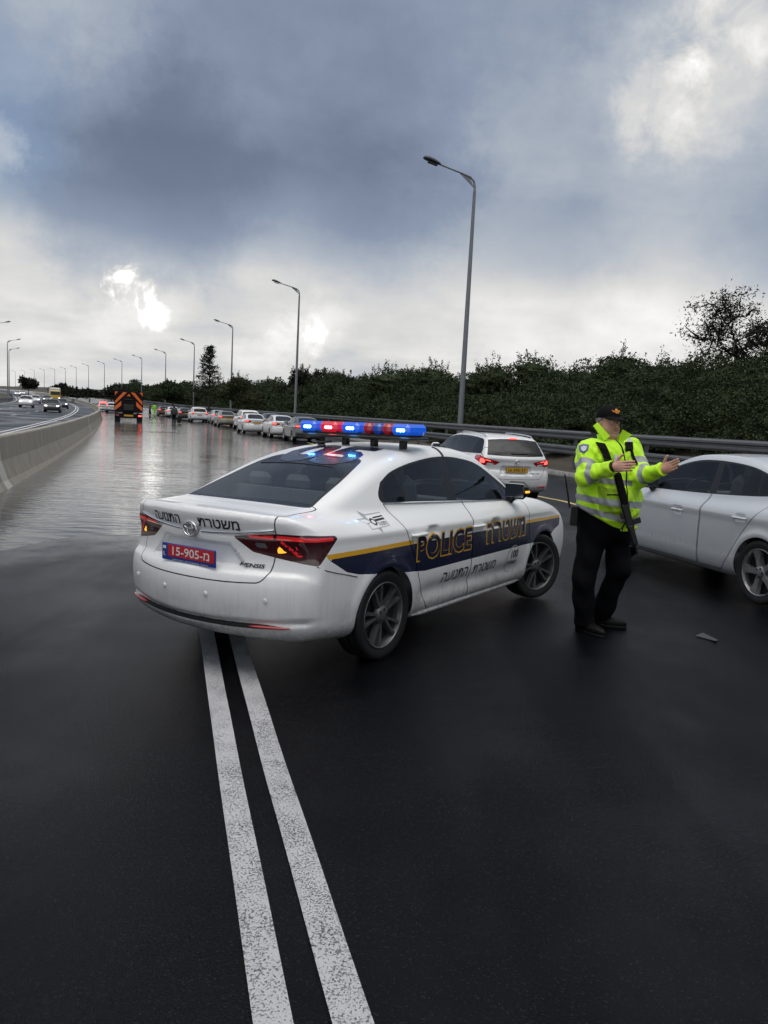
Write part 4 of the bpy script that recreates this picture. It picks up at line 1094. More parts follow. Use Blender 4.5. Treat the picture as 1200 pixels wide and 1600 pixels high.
for sgn, ds in ((-1, right_doors), (1, left_doors)):
    rear, front = ds
    if sgn > 0: pass
    side_text('POLICE', .80, .760, M['amber_vinyl'], 'lettering_outline', rear, w=.87, h=.205, off=.0022, bold=.045, shear=.10, sgn=sgn)
    side_text('POLICE', .80, .760, M['navy'], 'lettering', rear, w=.845, h=.180, off=.0045, bold=.022, shear=.10, sgn=sgn)
    side_text('משטרה', 1.88, .766, M['amber_vinyl'], 'lettering_outline', front, w=.80, h=.195, off=.0022, bold=.045, shear=.06, rtl=True, sgn=sgn)
    side_text('משטרה', 1.88, .766, M['navy'], 'lettering', front, w=.775, h=.170, off=.0045, bold=.022, shear=.06, rtl=True, sgn=sgn)
    side_text('התנועה', .985, .482, M['ink'], 'lettering', rear, w=.42, h=.082, off=.002, bold=.012, shear=.12, rtl=True, sgn=sgn)
    side_text('משטרת', 1.49, .478, M['ink'], 'lettering', front, w=.42, h=.080, off=.002, bold=.012, shear=.12, rtl=True, sgn=sgn)
    side_text('100', 2.07, .525, M['ink'], 'lettering', front, w=.15, h=.075, off=.002, bold=.03, shear=.12, sgn=sgn)
    side_text('בשבילך', 2.03, .445, M['ink'], 'lettering', front, w=.20, h=.055, off=.002, bold=.01, shear=.12, rtl=True, sgn=sgn)
    a = np.linspace(R_(25), R_(305), 34); e1 = np.stack([.135*np.cos(a) + .02*np.sin(a), .125*np.sin(a)], 1); e2 = e1 * (1 - .11 * np.sin((a - a[0]) / (a[-1] - a[0]) * math.pi))[:, None]
    Vr = np.concatenate([e1, e2]); mesh_np('lettering_ring', on_side(Vr, 2.035, .482, sgn, .002), [(i, i+1, 35+i, 34+i) for i in range(33)], M['greyink'], front, smooth=False)
    # unit badge on the rear wing
    bx, bz = -.075, 1.008; dark = []; 
    def bshape(name, pts, m, off):
        P2, F2 = refine(np.array(pts), ear(pts), .02); return mesh_np(name, on_side(P2, bx, bz, sgn, off), F2, m, polbody, smooth=False)
    bshape('badge', [(-.145,.012),(-.06,.014),(-.075,.06),(-.018,.035),(.150,.040),(.150,-.048),(.03,-.052),(.018,-.085),(-.012,-.054),(-.085,-.056),(-.085,-.018)], M['greyink'], .0016)
    bshape('badge_panel', [(-.133,.008),(-.062,.006),(-.03,-.012),(-.088,-.016)], M['white'], .003)
    bshape('badge_panel', [(-.080,-.020),(-.03,-.018),(-.03,.026),(.145,.034),(.145,-.044),(-.080,-.052)], M['white'], .003)
    bshape('badge_bar', [(.028,.014),(.143,.020),(.143,.012),(.028,.006)], M['ink'], .0045)
    bshape('badge_bar', [(.028,.000),(.143,.006),(.143,-.006),(.028,-.012)], M['ink'], .0045)
    side_text('התנועה', bx + (.085 if sgn < 0 else -.085), bz - .028, M['ink'], 'badge_text', polbody, w=.105, h=.022, off=.0045, rtl=True, bold=.01, sgn=sgn)
    q = np.linspace(0, 2*math.pi, 17)[:-1]
    ring = np.concatenate([np.stack([.030*np.cos(q)-.002, .022*np.sin(q)-.012], 1), np.stack([.018*np.cos(q)-.002, .012*np.sin(q)-.012], 1)])
    mesh_np('badge_ring', on_side(ring, bx, bz, sgn, .0045), [(i, (i+1) % 16, 16+(i+1) % 16, 16+i) for i in range(16)], M['ink'], polbody, smooth=False)
    # bright strip under the side windows
    b = MB(); xs = np.linspace(.16, 2.3, 24); zs = 1.100 - (xs - .16) * .046; b.tube(AV.side(xs, zs, sgn, .003), .0065, 6); b.build('window_strip', M['chrome'], polbody)
def on_rear(V, cy, cz, off=.0025): return AV.end(cy - V[:, 0], cz + V[:, 1], True, off)
def rear_text(s, cy, cz, m, name, parent, w=None, h=None, off=.0025, **kw):
    V, F = refine(*fit_glyphs(s, w, h, **kw), .04); return mesh_np(name, on_rear(V, cy, cz, off), F, m, parent, smooth=False)
rear_text('משטרת', -.235, .998, M['ink'], 'lettering', boot, w=.33, h=.062, bold=.014, rtl=True)
rear_text('התנועה', .265, .998, M['ink'], 'lettering', boot, w=.31, h=.060, bold=.014, rtl=True)
rear_text('AVENSIS', -.47, .752, M['ink'], 'model_badge', boot, w=.20, h=.026, bold=.03, off=.004, shear=.15)
ys = np.linspace(-.62, .62, 40); b = MB()
for s_ in (-1, 1):
    y2 = np.linspace(.085, .63, 20) * s_; b.tube(AV.end(y2, .938 + .045 * (np.abs(y2) / .6) ** 2, True, .004), .011, 6)
b.build('chrome_strip', M['chrome'], boot)
# ringed maker's emblem: an outer oval with two crossed inner ovals
b = MB(); q = np.linspace(0, 2*math.pi, 33)
for rx, rz, cz, r_ in ((.062, .047, 0, .0068), (.024, .043, .002, .0052), (.052, .017, .019, .0050)):
    y_ = rx * np.cos(q); z_ = .945 + cz + rz * np.sin(q); P3 = AV.end(y_, z_, True, .014); P3[:, 0] = -1.0 - .012; b.tube(P3, r_, 6, cap=False)
b.build('emblem', M['chrome'], boot)
b = MB(); P3 = [(-1.004, .060*math.cos(a), .945 + .045*math.sin(a)) for a in q[:-1]]; b.slab(P3, (1, 0, 0), .03); b.build('emblem_plate', M['greyink'], boot)
# plate band details
pl = [c for c in pol.children if c.name.startswith('number_plate')][0]
flat_text('plate_country', 'IL', (-1.0300, .232, .757), (0, -1, 0), (0, 0, 1), M['plate_white'], pl, w=.022, h=.028, bold=.01)
b = MB(); b.box((-1.0288, .232, .80), (.002, .030, .020), .0003); b.build('plate_flag', M['plate_white'], pl)
flat_text('plate_note', 'רכב משטרת ישראל', (-1.0295, -.02, .7235), (0, -1, 0), (0, 0, 1), M['plate_white'], pl, w=.34, h=.010, rtl=True, bold=.01)
# bumper: sensors, reflectors, lip
b = MB()
for y in (.62, .20, -.20, -.62):
    p = AV.end([y], [.545], True, .002)[0]; b.lathe([(.016, 0), (.016, -.004), (.011, -.005), (.001, -.005)], 14, 'x', c=p)
b.build('parking_sensor', M['white'], polbody)
for s_ in (-1, 1):
    y2 = np.linspace(.50, .76, 12) * s_; P3 = AV.end(y2, .358 + .02 * y2 ** 2 + .004, True, .004); b = MB(); b.tube(P3, [.004, .012, .016, .017, .017, .017, .017, .016, .015, .013, .010, .005], 8, flat=.6); b.build('reflector', M['lamp_red'], polbody)
for s_ in (-1, 1):
    # seam between bumper and rear wing
    sx = [-.725, -.66, -.58, -.49, -.42, -.355]; sz = [.765, .735, .712, .690, .672, .655]
    b = MB(); b.tube(AV.side(np.array(sx), np.array(sz), s_, .0005), .0032, 5); b.build('bumper_seam', M['black_trim'], polbody)
# sill ledge
for s_ in (-1, 1):
    b = MB(); xs = np.linspace(.42, 2.30, 16); b.tube(AV.side(xs, np.full(16, .238), s_, -.005), [.012] + [.03] * 14 + [.012], 8, flat=.75); b.build('sill', M['white'], polbody)
# roof number
V2, F2 = refine(*fit_glyphs('05', None, .60, bold=.05), .06)
mesh_np('roof_number', AV.top(.42 + V2[:, 1], -V2[:, 0] * 1.0 + .0, .003), F2, M['navy'], polbody, smooth=False)
b = MB(); ys = np.linspace(-.30, .42, 12); b.tube(AV.top(np.full(12, .10) - .05 * ys ** 2, ys, .001), .005, 5); b.build('roof_seam', M['black_trim'], polbody)
for s_ in (-1, 1):
    b = MB(); ys = np.linspace(.50, .615, 6) * s_; b.tube(AV.top(np.full(6, 1.20), ys, .003), .018, 6, flat=.3, up=(0, 0, 1)); b.build('roof_strap', M['black_trim'], polbody)
# mirror indicator
for mir in [c for c in pol.children if c.name.startswith('wing_mirror')]:
    c = np.mean([v.co for v in mir.data.vertices], axis=0); s_ = 1 if c[1] > 0 else -1
    b = MB(); ymx = max(abs(v.co[1]) for v in mir.data.vertices) * s_; b.box((2.09, ymx - s_ * .005, 1.10), (.07, .022, .020), .006); b.build('indicator', M['amber_on'], mir)
# roof light bar (bolted on, so a part)
LB = .84; lz = 1.572
bar = MB(); bar.box((LB, 0, lz - .012), (.30, 1.19, .028), .010); bar.box((LB, 0, lz + .01), (.22, 1.10, .03), .008)
bar = bar.build('light_bar', M['black_trim'], pol)
def lens(y0, y1, m, led=None):
    b = MB(); b.box((LB, (y0 + y1) / 2, lz + .062), (.29, y1 - y0, .088), .026); o = b.build('beacon_lens', m, bar)
    if led:
        yc = (y0 + y1) / 2 - .015
        for k, (dy, w, hh) in enumerate(((-.026, .024, .026), (0, .026, .034), (.026, .024, .026))):
            b = MB(); b.lathe([(w * .55, 0), (w * .5, -.006), (.001, -.009)], 10, 'x', c=(LB - .1455, yc + dy, lz + .056)); b.build('beacon_led', led, o)
    return o
for y1, w, m, led in ((.565, .185, 'blue_lens_lit', 'blue_on'), (.335, .185, 'red_lens_lit', 'red_on'), (.105, .185, 'blue_lens_lit', 'blue_on'), (-.120, .088, 'red_lens2', None), (-.212, .094, 'blue_lens', None), (-.310, .090, 'red_lens2', None), (-.404, .175, 'blue_lens_lit', 'blue_on')):
    lens(y1 - w, y1, M[m], M[led] if led else None)
for y in (.42, .15, -.15, -.44):
    b = MB(); z0 = AV.top([LB], [y])[0, 2]; b.box((LB, y, (z0 + lz - .02) / 2), (.07, .045, lz - .02 - z0 + .01), .008); b.build('bar_foot', M['black_trim'], bar)
b = MB(); b.tube([(LB, .47, 1.52), (LB - .1, .40, 1.515), (LB - .16, .30, 1.50), (LB - .1, .22, 1.51)], .009, 6); b.build('cable', M['black_trim'], bar)
b = MB(); b.box((.10, -.02, 1.02), (.12, .5, .05), .02); b.build('parcel_shelf_light', M['interior'], pol)
def seat_on(root, X, Y, az, u=None, wz=0.):
    """stand a vehicle on the sloping road, nose towards azimuth az"""
    P = np.array([X, Y]); uu, vv = P @ RT, P @ FW
    h = Vector((RT[0], RT[1], BANK)).normalized(); f = Vector((FW[0], FW[1], -SLOPE)).normalized(); nz = h.cross(f).normalized()
    x = Vector((math.sin(az), math.cos(az), 0)); x = (x - nz * x.dot(nz)).normalized(); y = nz.cross(x)
    root.matrix_world = Matrix(((x[0], y[0], nz[0], X), (x[1], y[1], nz[1], Y), (x[2], y[2], nz[2], float(ground_z(uu - float(curve(vv)), vv)) + wz), (0, 0, 0, 1)))
seat_on(pol, -.687, 5.970, .603)
# ---------------------------------------------------------------- the other vehicles
WG, SD, SV = wagon_shape(), sedan_shape(), suv_shape()
def poly_s(*p): return [(*q, 1) for q in p]
AURIS = dict(
    dlo=[(-.60,1.06,1),(-.62,1.12),(-.50,1.32),(-.38,1.375),(.2,1.412),(.9,1.418),(1.3,1.395),(1.62,1.33),(1.95,1.18),(2.22,1.03),(2.24,1.0,1),(1.2,1.02)],
    panes=[[(-.56,1.075,1),(-.57,1.12),(-.46,1.31),(-.36,1.36),(-.12,1.38,1),(-.06,1.065,1)], [(-.02,1.063,1),(-.07,1.382,1),(.86,1.402,1),(.92,1.04,1)], [(1.02,1.036,1),(.98,1.40,1),(1.28,1.38),(1.58,1.315),(1.86,1.19,1),(1.92,1.012,1)]],
    windshield=[(-.68,1.03),(-.50,1.385),(0,1.43),(.50,1.385),(.68,1.03),(0,1.05)], ws_x=1.4,
    rear_glass=[(-.66,1.05,1),(-.565,1.365,1),(-.25,1.39),(0,1.395),(.25,1.39),(.565,1.365,1),(.66,1.05,1),(.3,1.035),(0,1.03),(-.3,1.035)], rg_x=-.3, rear_mat=M['glass_dark'], side_mats={0: M['glass_dark'], 1: M['glass_dark']},
    s_x=-.88, h_x=3.5,
    tail=poly_s((.40,.905),(.75,.975),(1.0,1.04),(1.22,1.03),(1.24,.98),(1.0,.83),(.70,.825),(.52,.84)), tail_cut=None, tail_mats=[M['lamp_red'], M['lamp_white'], M['lamp_on']],
    tail_paint=[(poly_s((.50,.862),(.74,.885),(.78,.835),(.62,.83)), 1), (poly_s((.80,.96),(.95,.975),(.95,.88),(.80,.87)), 2), (poly_s((.55,.917),(.80,.955),(.80,.935),(.57,.90)), 2)],
    head=[(.45,.66),(.6,.76),(.95,.80),(1.2,.80),(1.1,.70),(.6,.62)],
    doors=[([(-.02,1.10,1),(.02,.95),(.16,.80),(.35,.62),(.46,.42),(.56,.27,1),(.96,.26,1),(.965,.6),(.97,1.1,1)], (.28,.86)), ([(.985,1.1,1),(.98,.6),(.975,.26,1),(2.06,.25,1),(2.12,.45),(2.14,.8),(2.15,1.08,1)], (1.17,.84))],
    boot=[(-.73,1.2,1),(-.72,.80),(-.62,.62),(-.55,.56),(0,.55),(.55,.56),(.62,.62),(.72,.80),(.73,1.2,1)], boot_x=-.62, mirror=(1.98,1.06,.10), plate=(-.898,.745), plate_text='16·395·37', wheel_r=.32, track=.765, rim=M['alloy'])
JET = dict(
    dlo=[(-.10,1.10,1),(-.05,1.16),(.15,1.26),(.45,1.345),(.8,1.382),(1.15,1.39),(1.4,1.37),(1.7,1.295),(2.05,1.13),(2.22,1.01),(2.22,.99,1),(1.1,1.02),(.3,1.06)],
    panes=[[(-.03,1.098,1),(.17,1.24),(.30,1.285,1),(.24,1.075,1)], [(.27,1.072,1),(.33,1.292,1),(.5,1.335),(.8,1.364),(.93,1.366,1),(.86,1.042,1)], [(.97,1.037,1),(1.03,1.37,1),(1.38,1.352),(1.66,1.285),(1.98,1.12,1),(2.02,1.01,1)]],
    windshield=[(-.69,1.03),(-.49,1.365),(0,1.415),(.49,1.365),(.69,1.03),(0,1.06)], ws_x=1.4,
    rear_glass=[(-.58,1.10,1),(-.46,1.36),(0,1.40),(.46,1.36),(.58,1.10,1),(0,1.105)], rg_x=.5, side_mats={},
    s_x=-.985, h_x=3.5, tail=poly_s((.42,.95),(.75,.985),(1.02,.975),(1.22,.955),(1.22,.92),(1.02,.81),(.75,.80),(.46,.83)), tail_mats=[M['lamp_red'], M['lamp_dark']], tail_paint=[(poly_s((.46,.86),(.9,.86),(.9,.81),(.46,.81)), 1)],
    head=[(.45,.66),(.6,.76),(.95,.80),(1.2,.80),(1.1,.70),(.6,.62)],
    doors=[([(.0,1.12,1),(.05,.95),(.24,.72),(.38,.52),(.50,.35),(.58,.25,1),(.955,.25,1),(.94,.60),(.905,1.09,1)], (.30,.835)), ([(.92,1.09,1),(.955,.60),(.97,.25,1),(2.13,.25,1),(2.18,.5),(2.16,.85),(2.12,1.06,1)], (1.33,.805))],
    boot=[(-.62,1.3,1),(-.62,.80),(-.55,.66),(0,.65),(.55,.66),(.62,.80),(.62,1.3,1)], boot_x=-.47, mirror=(1.98,1.05,.10), mirror_mat=M['black_trim'], glass='glass_clear', plate=(-1.01,.79), plate_text='', wheel_r=.325, track=.765, rim=M['alloy'], rim_style='single', spokes=5)
QS = dict(JET); QS.update(glass='glass_dark', seats=False, tail_mats=[M['lamp_red'], M['lamp_dark'], M['lamp_on']], tail_paint=[(poly_s((.46,.86),(.9,.86),(.9,.81),(.46,.81)), 1), (poly_s((.70,.965),(1.04,.965),(1.04,.88),(.70,.88)), 2)], rim_style='single', mirror_mat=None, plate_text='', side_mats={}, rear_mat=M['glass_dark'])
QS.pop('mirror_mat')
VS = dict(
    dlo=[(-.58,1.16,1),(-.60,1.2),(-.50,1.44),(-.40,1.50),(.2,1.535),(.9,1.54),(1.3,1.52),(1.6,1.46),(1.95,1.28),(2.16,1.13),(2.16,1.10,1),(1,1.12)],
    panes=[[(-.54,1.17,1),(-.46,1.44),(-.14,1.50,1),(-.08,1.16,1)], [(-.03,1.16,1),(-.09,1.505,1),(.86,1.525,1),(.92,1.14,1)], [(1.0,1.138,1),(.96,1.525,1),(1.28,1.505),(1.57,1.44),(1.85,1.29,1),(1.92,1.115,1)]],
    windshield=[(-.72,1.15),(-.56,1.50),(0,1.57),(.56,1.50),(.72,1.15),(0,1.17)], ws_x=1.4,
    rear_glass=[(-.66,1.16,1),(-.60,1.50,1),(0,1.54),(.60,1.50,1),(.66,1.16,1),(0,1.14)], rg_x=-.3, rear_mat=M['glass_dark'], glass='glass_dark', seats=False,
    s_x=-.86, h_x=3.5, tail=poly_s((.66,1.10),(.98,1.12),(1.10,1.10),(1.05,.84),(.70,.86)), tail_mats=[M['lamp_red'], M['lamp_on']], tail_paint=[(poly_s((.72,1.08),(.98,1.08),(.98,.98),(.72,.98)), 1)],
    head=[(.45,.80),(.6,.92),(.95,.95),(1.15,.95),(1.05,.82),(.6,.77)],
    doors=[([(-.04,1.18,1),(.02,1.0),(.18,.85),(.40,.66),(.50,.45),(.58,.36,1),(.955,.35,1),(.955,1.18,1)], (.26,.96)), ([(.97,1.18,1),(.97,.35,1),(2.08,.34,1),(2.12,.6),(2.1,1.15,1)], (1.17,.94))],
    boot=[(-.72,1.2,1),(-.72,.80),(-.66,.66),(0,.64),(.66,.66),(.72,.80),(.72,1.2,1)], boot_x=-.6, mirror=(1.92,1.17,.10), plate=(-.885,.83), plate_text='', wheel_r=.355, track=.80, rim=M['alloy'], rim_style='single', spokes=5)
est, _, _, ebody = build_car('estate_car', 'white estate car with roof rails and yellow plate, braking beside the guard rail', 'car', WG, AURIS, M['white2'], h=.03)
for s_ in (-1, 1):
    b = MB(); xs = np.linspace(-.42, 1.05, 16); P3 = WG.top(xs, np.full(16, .545 * s_), .045); P3[0, 2] -= .045; P3[-1, 2] -= .045; b.tube(P3, .014, 6); b.build('roof_rail', M['chrome'], est)
b = MB(); b.box((-.595, 0, 1.405), (.03, .17, .022), .006); b.build('brake_light', M['lamp_on'], est)
b = MB(); yy = np.linspace(-.28, .12, 10); b.tube(WG.end(yy, np.full(10, 1.09) + .012 * np.abs(yy), True, .012), .011, 5); b.build('rear_wiper', M['black_trim'], est)
b = MB(); q = np.linspace(0, 2*math.pi, 25)
for rx, rz, cz, r_ in ((.05, .037, 0, .0055), (.019, .034, .002, .0045), (.042, .014, .015, .0045)): b.tube([(-.905, rx*math.cos(a), .915 + cz + rz*math.sin(a)) for a in q], r_, 5, cap=False)
b.build('emblem', M['chrome'], est)
V, F = refine(*fit_glyphs('AURIS HYBRID', .26, .022, bold=.02), .05); mesh_np('model_badge', WG.end(-.45 - V[:, 0], .68 + V[:, 1], True, .003), F, M['ink'], est, smooth=False)
for s_ in (-1, 1):
    y2 = np.linspace(.52, .76, 8) * s_; P3 = WG.end(y2, np.full(8, .40), True, .004); b = MB(); b.tube(P3, [.01, .03, .033, .033, .033, .033, .03, .01], 8, flat=.5); b.build('reflector', M['lamp_red'], est)
def put(root, off, v, flip=False, dz=0., yaw=0.):
    root.location = road_pt(off, v, dz); root.rotation_euler = (R_(0), 0, heading(v) + (math.pi if flip else 0) + yaw)
a, v = locate(777, 17.7); put(est, a, v)
jet, _, _, jb = build_car('saloon_car', 'silver saloon car beside the gesturing officer, cut off by the right picture edge', 'car', SD, JET, M['silver'], h=.025)
seat_on(jet, 4.60, 7.98, math.radians(-15.6))
# queue and oncoming traffic: three body styles, each vehicle a copy of its own
SH = build_car('saloon_car', 'x', 'car', SD, QS, M['white2'], h=.045)[0]
UV = build_car('sport_utility_car', 'x', 'car', SV, VS, M['white2'], h=.045)[0]
def recolour(root, pm):
    for o in walk(root):
        if o.type == 'MESH' and any(m in PAINTS for m in o.data.materials):
            o.data = o.data.copy()
            for i, m in enumerate(o.data.materials):
                if m in PAINTS: o.data.materials[i] = pm
PAINTS = [M['white2'], M['silver']]
ONC = {}
def car(style, pm, px, D, label, group, flip=False, off=None, scale=1., lights=False, yaw=0.):
    base = {'s': SH, 'u': UV}[style]
    o = copy_tree(base)
    if pm is not M['white2']: recolour(o, pm)
    o['label'] = label; o['group'] = group
    a, v = locate(px, D)
    if off is not None: a = off
    put(o, a, v, flip, yaw=yaw); o.scale = (scale,) * 3
    if lights:
        zc = .72 if style == 's' else .86
        for s_ in (-1, 1):
            b = MB(); b.box((3.50 if style == 's' else 3.49, s_ * .60, zc), (.06, .26, .13), .03); b.build('lit_headlight', M['headlight_on'], o)
    return o
QG = 'cars queueing in the right-hand lane'
car('s', M['grey'], 474, 46.5, 'dark grey saloon car half hidden behind the police roof lights', QG)
car('s', M['white2'], 437, 51.5, 'white saloon car second in the queue, behind the dark grey saloon', QG)
car('s', M['white2'], 393, 57., 'white saloon car in the queue with its brake lights reflected on wet road', QG)
car('u', M['white2'], 384, 66., 'white high-roofed car partly hidden behind a white saloon in the queue', QG)
car('s', M['black'], 421, 64., 'black saloon car showing between two white saloons in the queue', QG)
car('s', M['tan'], 350, 74., 'tan saloon car with brake lights on in the queue', QG)
car('s', M['silver'], 338, 83., 'silver saloon car ahead of the tan saloon in the queue', QG)
car('u', M['white2'], 306, 87., 'white sport utility car in the queue, right of the wading man', QG)
car('s', M['black'], 285, 97., 'dark saloon car with red lights just right of the wading man', QG)
car('s', M['white2'], 266, 108., 'white saloon car in the queue directly behind the wading man', QG)
car('s', M['maroon'], 252, 116., 'maroon saloon car at the head of the queue by the hi-vis worker', QG)
car('u', M['silver'], 170, 128., 'silver van-like car just left of the chevron truck', QG)
o = car('s', M['white2'], 156, 136., 'white police car with red roof lights beyond the chevron truck', QG)
b = MB(); b.box((.9, 0, 1.56), (.3, 1.1, .16), .04); b.build('light_bar', M['lamp_on'], o); o['category'] = 'police car'; o.name = 'police_car'
OG = 'oncoming cars on the far carriageway'
car('u', M['white2'], 37, 110., 'white sport utility car with headlights on in the oncoming lanes', OG, True, lights=True)
car('u', M['silver'], 49.5, 152., 'silver sport utility car following the white one in the oncoming lanes', OG, True, lights=True)
car('s', M['black'], 78, 90., 'black saloon car nearest in the oncoming lanes with headlights on', OG, True, lights=True)
car('s', M['bluecar'], 92, 118., 'dark blue car behind the black saloon in the oncoming lanes', OG, True, lights=True)
car('u', M['grey'], 67, 175., 'dark car beside the yellow truck in the oncoming lanes', OG, True, lights=True)
car('s', M['white2'], 19, 265., 'tiny white car with headlights far up the hill, left one', OG, True, lights=True)
car('u', M['white2'], 27, 275., 'tiny white car with headlights far up the hill, right one', OG, True, lights=True)
for proto_ in (SH, UV):
    for o in list(walk(proto_)): bpy.data.objects.remove(o)
# ---------------------------------------------------------------- trucks
M['truck_dark'] = mat('truck_dark_paint', (.012, .009, .009), .7, spec=.12, noise=.4, nscale=3.); M['orange'] = mat('orange_reflective', (.80, .145, .018), .45, noise=.12, nscale=8.); M['truck_yellow'] = paint('truck_yellow_paint', (.62, .40, .05), dirt=.4); M['sheet'] = mat('load_sheet', (.55, .56, .55), .7, noise=.2, nscale=4.)
def truck_wheels(root, xs, tw, r):
    for x in xs:
        for s_ in (1, -1): wheel(root, x, s_ * tw, r, r, M['alloy_dirty'], n=24, style='single', spokes=6)
def chevron_truck():
    r = empty('road_truck'); tag(r, 'dark road maintenance truck with orange chevron rear board, standing in flood water', 'truck')
    b = MB(); b.box((2.6, 0, 1.0), (6.8, .9, .28), .03); b.build('chassis', M['truck_dark'], r)
    b = MB(); b.box((1.2, 0, 1.95), (4.2, 2.4, 1.6), .04); b.build('load_body', M['truck_dark'], r)
    b = MB(); b.box((4.9, 0, 2.0), (1.9, 2.35, 2.0), .12); cb = b.build('cab', M['white2'], r)
    b = MB(); b.box((5.87, 0, 2.35), (.03, 2.0, .8), .01); b.build('windscreen', M['glass_dark'], cb)
    b = MB(); b.box((-.98, 0, 2.05), (.08, 2.52, 1.92), .015); bd = b.build('rear_board', M['truck_dark'], r)
    x = -1.03
    def stripe(pts): 
        b = MB(); b.slab([(x, -y, z) for y, z in pts], (-1, 0, 0), .012); b.build('chevron', M['orange'], bd)
    for s_ in (-1, 1):
        stripe([(s_*.16, 2.93), (s_*.50, 2.93), (s_*1.20, 2.12), (s_*1.20, 1.82)])
        stripe([(s_*.66, 2.12), (s_*1.20, 1.62), (s_*1.20, 1.24), (s_*.66, 1.72)])
        stripe([(s_*.95, 2.96), (s_*1.22, 2.96), (s_*1.22, 2.62)])
    stripe([(-.18, 2.58), (0, 2.80), (.18, 2.58)])
    b = MB(); b.box((-1.06, 0, 1.55), (.06, .9, .5), .02); b.box((-1.06, 0, 2.28), (.05, .7, .05), .01); b.build('signal_panel', M['black_trim'], bd)
    b = MB(); b.box((-.95, 0, .78), (.18, 2.45, .42), .03); bp = b.build('rear_bumper', M['truck_dark'], r)
    for s_ in (-1, 1):
        b = MB(); b.box((-1.05, s_*1.0, .80), (.03, .30, .12), .01); b.build('tail_light', M['lamp_on'] if s_ < 0 else M['lamp_red'], bp)
        b = MB(); b.box((-.6, s_*1.22, 1.0), (.5, .03, 2.8), .01) if False else b.box((-.7, s_*.98, .45), (.06, .5, .6), .01); b.build('mud_flap', M['rubber'], r)
    b = MB(); b.box((-1.05, 0, .80), (.02, .8, .16), .005); b.build('number_plate', M['plate_yellow'], bp)
    truck_wheels(r, (0, 4.6), 1.02, .5)
    return r
tr = chevron_truck(); a, v = locate(196, 73.5); put(tr, a, v + 1.0); tr.location.z = WATER_Z - .20
def yellow_truck():
    r = empty('tipper_truck'); tag(r, 'yellow truck with a pale sheeted load, coming down the far lanes', 'truck')
    b = MB(); b.box((4.6, 0, 1.75), (1.8, 2.3, 2.0), .15); c = b.build('cab', M['truck_yellow'], r)
    b = MB(); b.box((5.52, 0, 2.15), (.03, 2.0, .8), .01); b.build('windscreen', M['glass_dark'], c)
    b = MB(); b.box((1.6, 0, 1.0), (6.6, 1.0, .3), .03); b.build('chassis', M['truck_dark'], r)
    b = MB(); b.box((1.2, 0, 2.3), (4.4, 2.45, 2.3), .25); b.build('sheeted_load', M['sheet'], r)
    for s_ in (-1, 1):
        b = MB(); b.box((5.52, s_*.85, 1.05), (.05, .3, .18), .03); b.build('headlight', M['headlight_on'], c)
    truck_wheels(r, (0, 4.5), 1.0, .48); return r
ty = yellow_truck(); a, v = locate(79, 190); put(ty, a, v, True)
# ---------------------------------------------------------------- people
def rc(P, a, b, ra, rb):
    """tapered limb"""
    a = np.asarray(a, float); b = np.asarray(b, float); ab = b - a; t = np.clip(((P - a) @ ab) / (ab @ ab), 0, 1)
    return np.linalg.norm(P - a - t[:, None] * ab, axis=1) - (ra + t * (rb - ra)), t
def ell(P, c, r, R=None):
    q = (P - np.asarray(c, float))
    if R is not None: q = q @ R
    q0 = q / r; k0 = np.linalg.norm(q0, axis=1); k1 = np.linalg.norm(q0 / r, axis=1)
    return k0 * (k0 - 1) / np.maximum(k1, 1e-9)
def folds(P, s=1., a=.006):
    x, y, z = P[:, 0] * s, P[:, 1] * s, P[:, 2] * s
    return a * (np.sin(17*x + 9*z + 2*np.sin(11*y + 7*z)) * .5 + np.sin(23*z - 13*x + 3*np.sin(9*x)) * .5 + .5 * np.sin(41*x + 31*z + 2.*np.sin(19*y)) + .5 * np.sin(37*z - 29*y))
def frame(f):
    f = np.array([*f, 0.]); f /= np.linalg.norm(f); r = np.array([f[1], -f[0], 0]); return r, f      # right, forward
OP = np.array([1.83, 6.55, 0.]); OP[2] = float(ground_z(*locate(600 + CAM_F * OP[0] / OP[1], OP[1])))
def L(px, py, D): return at(px, py, D) - OP
br, bf = frame((.36, -.93)); HR, HF = frame((.45, -.89))
up = np.array([0, 0, 1.])
sR, sL = L(917, 704, 6.47), L(985, 701, 6.62)
eR, wR = L(915, 744, 6.30), L(956, 730, 6.10)
eL, wL = L(1003, 744, 6.42), L(1033, 735, 6.26)
chest = (sR + sL) / 2; hipc = np.array([.035, .02, .93])
headc = L(950, 660, 6.56)
def torso_axes(P):
    z = P[:, 2]; c = hipc + np.clip((z - .93) / .62, 0, 1.2)[:, None] * (np.array([chest[0], chest[1], 1.55]) - hipc) * [1, 1, 0]
    c[:, 2] = z; q = P - c; return q @ br, q @ bf, z
def f_torso(P, g=0.):
    r, f, z = torso_axes(P)
    a = smooth_interp(z, [.7, .9, 1.05, 1.25, 1.42, 1.52, 1.58, 1.64], [.225, .238, .248, .246, .235, .19, .12, .07]) + g
    b = smooth_interp(z, [.7, .9, 1.05, 1.25, 1.42, 1.52, 1.58, 1.64], [.165, .185, .195, .185, .165, .13, .09, .065]) + g
    f = f - .02 * sstep(.8, 1.05, z) * sstep(1.5, 1.25, z)
    k = np.sqrt((r / a) ** 2 + (f / b) ** 2)
    return (k - 1) * np.minimum(a, b) * .9
def arm(P, s, e, w, g=0.):
    d1, t1 = rc(P, s, e, .088 + g, .070 + g); d2, t2 = rc(P, e, w, .072 + g, .056 + g)
    return smin(d1, d2, .05), d1, t1, d2, t2
def hem(P): return (.868 + .50 * np.maximum(0, (.115 - P[:, 0]))) - P[:, 2]
